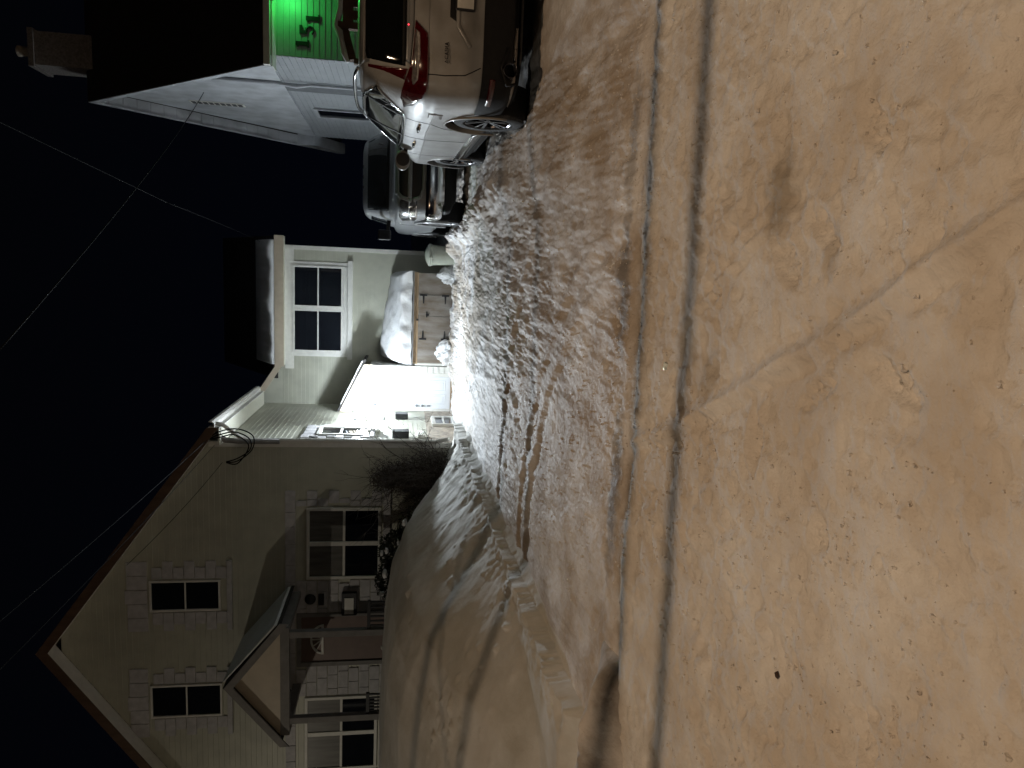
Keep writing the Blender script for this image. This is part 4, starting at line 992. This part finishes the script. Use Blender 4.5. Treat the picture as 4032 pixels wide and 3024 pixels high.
def wheel(par, x, y, r, w, rim, spokes=5, lug=.0, twin=True, mt=None):
    sg = 1 if x > 0 else -1
    t = MB(); hw = w/2
    t.lathe([(rim, -hw*.8), (rim*1.06, -hw*.95), (r*.9, -hw), (r*.975, -hw*.86), (r, -hw*.6), (r, hw*.6), (r*.975, hw*.86), (r*.9, hw), (rim*1.06, hw*.95), (rim, hw*.8)], (0, 0, 0), (sg, 0, 0), 48)
    for k in range(60):                                     # tread blocks
        a = 2*math.pi*k/60
        for s2 in (-1, 0, 1):
            aa = a+(.03 if s2 else .07); c = V3((s2*hw*.48, math.cos(aa)*r, math.sin(aa)*r)); tv = V3((0, -math.sin(aa), math.cos(aa))); rv = V3((0, math.cos(aa), math.sin(aa)))
            t.bar(c-tv*.014, c+tv*.014, w*.20, .014, up=rv)
    to = t.build('wheel', M['rubber'], par, False); to.location = (x, y, r); smooth_auto(to, 40)
    q = MB(); o_ = sg*hw
    q.lathe([(rim, o_*.78*sg), (rim*.97, o_*.9*sg), (rim*.9, o_*.82*sg), (rim*.86, o_*.2*sg), (.05, o_*.1*sg)], (0, 0, 0), (sg, 0, 0), 40)
    for k in range(spokes):
        for dd in ((-.13, .13) if twin else (0,)):
            a = 2*math.pi*k/spokes+.3+dd; a2 = 2*math.pi*k/spokes+.3+dd*1.5
            q.bar((o_*.62, math.cos(a)*.045, math.sin(a)*.045), (o_*.80, math.cos(a2)*rim*.93, math.sin(a2)*rim*.93), .030, .03, up=(sg, 0, 0))
    q.lathe([(0, o_*.74*sg), (.045, o_*.72*sg), (.06, o_*.55*sg)], (0, 0, 0), (sg, 0, 0), 20)
    q.build('rim', mt or M['alloy'], to, False)
    return to

def font_text(txt, size, name, mt, par, loc, rot, depth=.004):
    c = bpy.data.curves.new(name, 'FONT'); c.body = txt; c.size = size; c.extrude = depth; c.align_x = 'LEFT'
    tmp = bpy.data.objects.new('tmp', c); COL.objects.link(tmp); dg = bpy.context.evaluated_depsgraph_get(); dg.update()
    me = bpy.data.meshes.new_from_object(tmp.evaluated_get(dg)); bpy.data.objects.remove(tmp, do_unlink=True)
    me.name = name; me.materials.clear(); me.materials.append(mt); o = bpy.data.objects.new(name, me); COL.objects.link(o); o.parent = par; o.location = loc; o.rotation_euler = rot
    return o

def suv():
    C = thing('parked_suv', 'white sport utility vehicle with red tail lamps parked rear towards the street', 'car', (2.49, 6.64, .27), (R(1.9), 0, R(-1.0)))
    body = [(.24, .16, 4.55, .84, 6), (.30, .06, 4.68, .895, 7), (.42, .015, 4.74, .925, 7), (.57, .0, 4.75, .935, 7), (.66, .018, 4.75, .937, 7), (.82, .02, 4.73, .94, 7), (.94, .022, 4.66, .94, 7),
            (1.00, .03, 4.45, .935, 7), (1.06, .045, 4.12, .93, 7), (1.12, .06, 3.78, .922, 6.6), (1.19, .085, 3.52, .905, 6.2), (1.245, .10, 3.36, .882, 6.4), (1.34, .13, 3.12, .852, 6.2), (1.46, .17, 2.80, .81, 6), (1.56, .22, 2.52, .768, 5.8),
            (1.62, .24, 2.32, .735, 5.5), (1.655, .32, 2.16, .66, 5), (1.672, .55, 1.98, .52, 4), (1.684, .85, 1.75, .35, 3.5), (1.688, 1.1, 1.55, .15, 3)]
    wb = 2.80; yr = .98; rr = .365
    bo = loft(body, 120, 5).build('body', M['carpaint']); arc_cut(bo, [(yr, rr+.01), (yr+wb, rr+.01)], .425, .95); smooth_auto(bo, 38); bo.parent = C
    bv = bvh_of(loft(body, 120, 5).build('tmp_body', M['carpaint'])); bpy.data.objects.remove(bpy.data.objects['tmp_body'], do_unlink=True)
    for y in (yr, yr+wb):
        for sg in (1, -1):
            w = MB().lathe([(.418, .30), (.418, 0), (.30, -.02), (0, -.03)], (sg*.58, y, rr+.01), (sg, 0, 0), 36).build('wheel_well', M['blackplastic'], C)
            wheel(C, sg*.80, y, rr, .235, .245)
            lip = MB(); pts = [(sg*(.933), y+math.cos(a)*.437, rr+.01+math.sin(a)*.437) for a in [R(-18+i*9) for i in range(25)]]
            lip.tube(pts, .013, 6).build('arch_lip', M['carpaint'], C, True)
    # black bumper and sills
    cl = loft([(.20, .12, 4.5, .82, 6)]+[b for b in body if .24 <= b[0] <= .57], 120, 5, grow=.010)
    keep = []
    for f in cl.f:
        c = [sum(cl.v[i][k] for i in f)/len(f) for k in range(3)]
        ok = (c[1] < .56) or (c[2] < .34 and 1.42 < c[1] < 3.36) or (c[1] > 4.2)
        if ok and len(f) == 4: keep.append(f)
    cl.f = keep
    co_ = cl.build('bumper_cladding', M['blackplastic'], C, True)
    # glazing
    patch(bv, [(-.635, 1.245), (-.60, 1.43), (-.56, 1.585), (-.45, 1.61), (.45, 1.61), (.56, 1.585), (.60, 1.43), (.635, 1.245)], '+y', 'rear_window', M['privacy'], C, .006, .004)
    patch(bv, [(.42, 1.50), (.62, 1.565), (1.0, 1.605), (1.7, 1.615), (2.2, 1.575), (2.62, 1.43), (3.02, 1.24), (2.4, 1.215), (1.25, 1.225), (.86, 1.25), (.62, 1.37)], '-x', 'side_window', M['carglass'], C, .005, .004, mirror=True)
    patch(bv, [(-.78, 1.18), (-.60, 1.60), (.60, 1.60), (.78, 1.18)], '-y', 'windshield', M['carglass'], C, .005, .004)
    for pts in ([(1.0, 1.225), (.80, 1.61)], [(1.98, 1.215), (1.86, 1.605)]):
        patch(bv, strip(pts, .055), '-x', 'pillar', M['blackplastic'], C, .010, .004, mirror=True)
    patch(bv, strip([(.44, 1.495), (.62, 1.365), (.86, 1.235), (1.25, 1.208), (2.4, 1.198), (3.0, 1.215)], .022), '-x', 'chrome_trim', M['chrome'], C, .014, .010, mirror=True)
    patch(bv, strip([(.50, 1.535), (.70, 1.60), (1.0, 1.635), (1.7, 1.640), (2.2, 1.600), (2.62, 1.455), (3.02, 1.265)], .018), '-x', 'window_trim', M['chrome'], C, .012, .008, mirror=True)
    # roof rail
    for sg in (1, -1):
        pts = [(sg*.62, .40, 1.665), (sg*.66, .58, 1.700), (sg*.68, 1.2, 1.712), (sg*.675, 1.8, 1.700), (sg*.65, 2.25, 1.650), (sg*.665, 2.42, 1.605)]
        cv = []
        for i in range(len(pts)-1):
            p0 = V3(pts[max(i-1, 0)]); p1 = V3(pts[i]); p2 = V3(pts[i+1]); p3 = V3(pts[min(i+2, len(pts)-1)])
            for s in range(6):
                u = s/6; cv.append(.5*((2*p1)+(p2-p0)*u+(2*p0-5*p1+4*p2-p3)*u*u+(3*p1-p0-3*p2+p3)*u**3))
        MB().tube(cv, .018, 8).build('roof_rail', M['chrome'], C, True)
    # tail lamps
    for sg in (1, -1):
        f = lambda P: [(sg*a, b) for a, b in P]
        outer = [(-.26, 1.165), (-.37, 1.06), (-.60, 1.045), (-.80, 1.045), (-.86, 1.08), (-.885, 1.16), (-.875, 1.235), (-.835, 1.275), (-.78, 1.26), (-.60, 1.19), (-.45, 1.175)]
        tl = patch(bv, f(outer), '+y', 'tail_lamp', M['red'], C, .016, .014, .013)
        patch(bv, f([(-.33, 1.165), (-.37, 1.125), (-.55, 1.118), (-.74, 1.13), (-.77, 1.165), (-.74, 1.185), (-.60, 1.178), (-.45, 1.165)]), '+y', 'reverse_lens', M['clear'], tl, .021, .004, .04)
        side = [(.22, 1.10), (.34, 1.12), (.40, 1.165), (.34, 1.225), (.22, 1.245)]
        patch(bv, side, '-x' if sg > 0 else '+x', 'lamp_side', M['red'], tl, .012, .010, .013)
        patch(bv, f([(-.655, 1.225), (-.735, 1.25), (-.665, 1.43), (-.625, 1.57), (-.605, 1.575), (-.635, 1.42)]), '+y', 'pillar_lens', M['red'], tl, .008, .005, .015)
        patch(bv, f(strip([(-.87, .475), (-.70, .47)], .05)), '+y', 'reflector', M['red'], C, .022, .006, .04)
        patch(bv, f(strip([(-.695, 1.07), (-.70, .9), (-.685, .72), (-.62, .585)], .008)), '+y', 'tailgate_seam', M['blackplastic'], C, .003, .002, .05)
        MB().lathe([(.062, .0), (.066, -.03), (.058, -.03), (.055, .12), (0, .12)], (sg*.62, .02, .32), (0, 1, 0), 24).build('exhaust_tip', M['alloy'], C, True)
        MB().tube([(sg*.42, .03, .34), (sg*.60, .02, .395), (sg*.74, .04, .34), (sg*.72, .05, .26)], .014, 8).build('exhaust_surround', M['blackplastic'], C, True)
    patch(bv, [(-.62, 1.205), (-.60, 1.24), (.60, 1.24), (.62, 1.205), (.3, 1.182), (-.3, 1.182)], '+y', 'tailgate_trim', M['steel'], C, .014, .010)
    patch(bv, strip([(-.46, .685), (-.28, .80), (-.20, .80), (.20, .80), (.28, .80), (.46, .685)], .03), '+y', 'tailgate_crease', M['carpaint'], C, .014, .010, .04)
    patch(bv, [(-.22, .87), (-.26, .80), (-.20, .785), (.20, .785), (.26, .80), (.22, .87)], '+y', 'plate_recess', M['blackplastic'], C, .004, .003, .04)
    MB().box((-.165, -.012, .652), (.165, .024, .828)).build('plate_frame', M['black'], C, bevel=.012)
    pl = MB().box((-.148, -.016, .668), (.148, -.0125, .812)).build('licence_plate', M['trim'], C)
    patch(bv, strip([(-.60, 1.05), (.6, 1.05)], .006), '+y', 'tailgate_line', M['carpaint'], C, .006, .004)
    font_text('ACADIA', .048, 'badge', M['alloy'], C, (-.61, -.004+.012, .875), (R(90), 0, 0))
    # spoiler, brake light
    MB().prism([(-.60, .20, 1.615), (-.60, .40, 1.655), (-.60, .42, 1.63), (-.60, .22, 1.595)], (1.2, 0, 0)).build('spoiler', M['carpaint'], C, bevel=.012)
    MB().lathe([(0, 0), (.006, 0), (.006, .005), (0, .006)], (-.30, .082, 1.225), (0, -1, .2), 10).build('alarm_led', emit('red_led', (1, .03, .05), 3), C)
    # doors, handles, mirror, chrome sill strip
    for pts in ([(1.02, 1.20), (1.06, .95), (1.25, .80), (1.38, .55), (1.46, .36)], [(1.99, 1.20), (2.02, .36)], [(3.10, 1.19), (3.16, .9), (3.20, .40)]):
        patch(bv, strip(pts, .009), '-x', 'door_seam', M['blackplastic'], C, .003, .002, .05, mirror=True)
    patch(bv, strip([(.60, .94), (1.5, .965), (3.6, .93)], .010), '-x', 'body_crease', M['carpaint'], C, .006, .004, .06, mirror=True)
    patch(bv, [(.62, 1.00), (.78, 1.00), (.79, .86), (.63, .86)], '-x', 'fuel_flap', M['carpaint'], C, .004, .002, .04)
    patch(bv, [(1.42, .40), (3.42, .36), (3.40, .50), (1.52, .47)], '-x', 'sill_trim', M['chrome'], C, .016, .012, .06, mirror=True)
    for sg in (1, -1):
        for y in (1.28, 2.30):
            MB().tube([(sg*.925, y-.09, 1.055), (sg*.965, y-.07, 1.058), (sg*.968, y+.07, 1.062), (sg*.928, y+.09, 1.065)], .016, 8).build('door_handle', M['chrome'], C, True)
        h = MB().blob((sg*1.05, 2.98, 1.17), (.13, .085, .095), 3, .0, 12).build('mirror', M['carpaint'], C, True)
        MB().lathe([(0, 0), (.08, .0), (.084, .006), (0, .008)], (sg*1.05, 2.897, 1.17), (0, -1, 0), 20).build('mirror_glass', M['black'], h)
        MB().bar((sg*.88, 2.98, 1.13), (sg*.98, 2.98, 1.14), .06, .05).build('mirror_arm', M['blackplastic'], C)
    MB().box((-.75, .5, .17), (.75, 4.4, .30)).build('underbody', M['blackplastic'], C)
    # packed snow on the bumper lip
    patch(bv, [(-.80, .252), (-.7, .275), (-.5, .262), (-.42, .28), (-.22, .255), (-.22, .245), (-.80, .243)], '+y', 'caked_snow', M['snow_dark'], C, .03, .02, .02)
    for sg in (1, -1): patch(bv, [(sg*.62, .90), (sg*.88, .86), (sg*.86, .74), (sg*.6, .78)], '-y', 'headlamp', M['hl'], C, .01, .006)
    patch(bv, [(-.5, .85), (.5, .85), (.45, .45), (-.45, .45)], '-y', 'grille', M['blackplastic'], C, .008, .006)
suv()

def truck():
    C = thing('parked_truck', 'silver-white pickup truck facing the street behind the white car', 'pickup truck', (1.98, 12.75, .36))
    body = [(.44, .30, 5.6, .86, 8), (.52, .16, 5.75, .93, 8), (.70, .10, 5.82, .955, 8), (.90, .09, 5.85, .965, 8), (1.08, .11, 5.86, .965, 8), (1.20, .15, 5.86, .955, 8), (1.27, .22, 5.86, .94, 8),
            (1.31, .42, 5.85, .92, 7), (1.335, .8, 5.84, .90, 7), (1.36, 1.15, 4.1, .90, 7), (1.42, 1.42, 3.95, .885, 7), (1.55, 1.62, 3.92, .85, 7), (1.75, 1.95, 3.88, .80, 6), (1.90, 2.22, 3.80, .75, 5.5), (1.96, 2.40, 3.7, .70, 5), (2.0, 2.6, 3.5, .58, 4.5), (2.015, 2.85, 3.3, .35, 4)]
    rr = .40; ya = 1.02; yb = 4.65
    bo = loft(body, 120, 5).build('body', M['truckpaint']); arc_cut(bo, [(ya, rr+.03), (yb, rr+.03)], .50, .97); smooth_auto(bo, 38); bo.parent = C
    tmp = loft(body, 120, 5).build('tmp_body', M['truckpaint']); bv = bvh_of(tmp); bpy.data.objects.remove(tmp, do_unlink=True)
    for y in (ya, yb):
        for sg in (1, -1):
            MB().lathe([(.495, .34), (.495, 0), (0, -.03)], (sg*.58, y, rr+.03), (sg, 0, 0), 36).build('wheel_well', M['blackplastic'], C)
            wheel(C, sg*.83, y, rr, .27, .23, 6, twin=False, mt=M['steel'])
            MB().tube([(sg*.965, y+math.cos(a)*.515, rr+.03+math.sin(a)*.515) for a in [R(-10+i*8) for i in range(26)]], .028, 6).build('arch_flare', M['truckpaint'], C, True)
    F = lambda P: P
    patch(bv, [(-.60, .86), (-.62, 1.06), (-.54, 1.27), (.54, 1.27), (.62, 1.06), (.60, .86), (.46, .82), (-.46, .82)], '+y', 'grille', M['black'], C, .012, .010, .05)
    gr = patch(bv, strip([(-.66, 1.02), (-.60, 1.20), (-.52, 1.275), (0, 1.285), (.52, 1.275), (.60, 1.20), (.66, 1.02), (.58, .86), (.44, .815), (0, .81), (-.44, .815), (-.58, .86), (-.655, 1.0)], .065), '+y', 'grille_surround', M['truckpaint'], C, .03, .026, .04)
    patch(bv, strip([(-.62, 1.055), (.62, 1.055)], .07), '+y', 'grille_bar', M['truckpaint'], C, .03, .022, .05)
    for sg in (1, -1):
        f = lambda P: [(sg*a, b) for a, b in P]
        hl = patch(bv, f([(.645, 1.22), (.90, 1.235), (.945, 1.18), (.945, .95), (.66, .93), (.635, 1.05)]), '+y', 'headlight', M['hl'], C, .02, .016, .04)
        patch(bv, f(strip([(.65, 1.07), (.94, 1.075)], .022)), '+y', 'lens_divider', M['chrome'], hl, .026, .006, .04)
        patch(bv, f([(.70, .925), (.93, .92), (.94, 1.04), (.93, 1.05), (.80, 1.05)]), '+y', 'turn_signal', M['clear'], hl, .024, .004, .04)
        patch(bv, f([(.40, .545), (.42, .70), (.80, .70), (.84, .60), (.80, .545)]), '+y', 'fog_recess', M['hl'], C, .05, .006, .05)
        # tow mirror
        mi = MB(); mi.box((sg*1.06, 1.93, 1.40), (sg*1.26, 2.02, 1.66)); mo = mi.build('mirror', M['blackplastic'], C, bevel=.03)
        MB().bar((sg*.86, 1.98, 1.44), (sg*1.08, 1.98, 1.47), .06, .07).build('mirror_arm', M['blackplastic'], C)
        patch(bv, [(2.0, 1.42), (2.35, 1.80), (2.95, 1.84), (2.95, 1.42)], '-x' if sg < 0 else '+x', 'side_window', M['carglass'], C, .006, .004)
        patch(bv, [(3.05, 1.42), (3.05, 1.84), (3.62, 1.82), (3.70, 1.42)], '-x' if sg < 0 else '+x', 'side_window', M['carglass'], C, .006, .004)
        patch(bv, strip([(1.62, 1.33), (1.66, .9), (1.72, .5)], .012), '-x' if sg < 0 else '+x', 'door_seam', M['blackplastic'], C, .003, .002)
        patch(bv, strip([(1.45, 1.22), (1.62, 1.22)], .05), '-x' if sg < 0 else '+x', 'fender_badge', M['chrome'], C, .008, .006, .04)
        MB().tube([(sg*.45, 1.55, 1.375), (sg*.30, 1.50, 1.46), (sg*.05, 1.50, 1.49)], .012, 6).build('wiper', M['blackplastic'], C, True)
    bm_ = loft([(.46, .0, .9, .80, 7), (.50, -.05, .95, .93, 8), (.62, -.07, .95, .965, 8), (.74, -.06, .95, .965, 8), (.78, -.02, .9, .93, 8)], 96, 4)
    bm_.build('front_bumper', M['chrome'], C, True)
    loft([(.24, .22, .75, .62, 7), (.34, .10, .8, .80, 8), (.455, .06, .8, .84, 8)], 80, 4).build('air_dam', M['blackplastic'], C, True)
    patch(bv, [(-.74, 1.44), (-.66, 1.88), (.66, 1.88), (.74, 1.44)], '+y', 'windshield', M['carglass'], C, .006, .004, .06)
    patch(bv, strip([(-.30, 1.30), (-.26, 1.33)], .02), '+y', 'hood_crease', M['truckpaint'], C, .004, .003)
    MB().box((-.6, .5, .32), (.6, 5.4, .46)).build('underbody', M['blackplastic'], C)
    MB().tube([(-.72, ya, rr), (.72, ya, rr)], .05, 10).build('axle', M['blackplastic'], C)
    for x in (-.2, 0, .2): MB().box((x-.03, 2.42, 1.965), (x+.03, 2.50, 1.99)).build('roof_marker', M['clear'], C, bevel=.008)
truck()
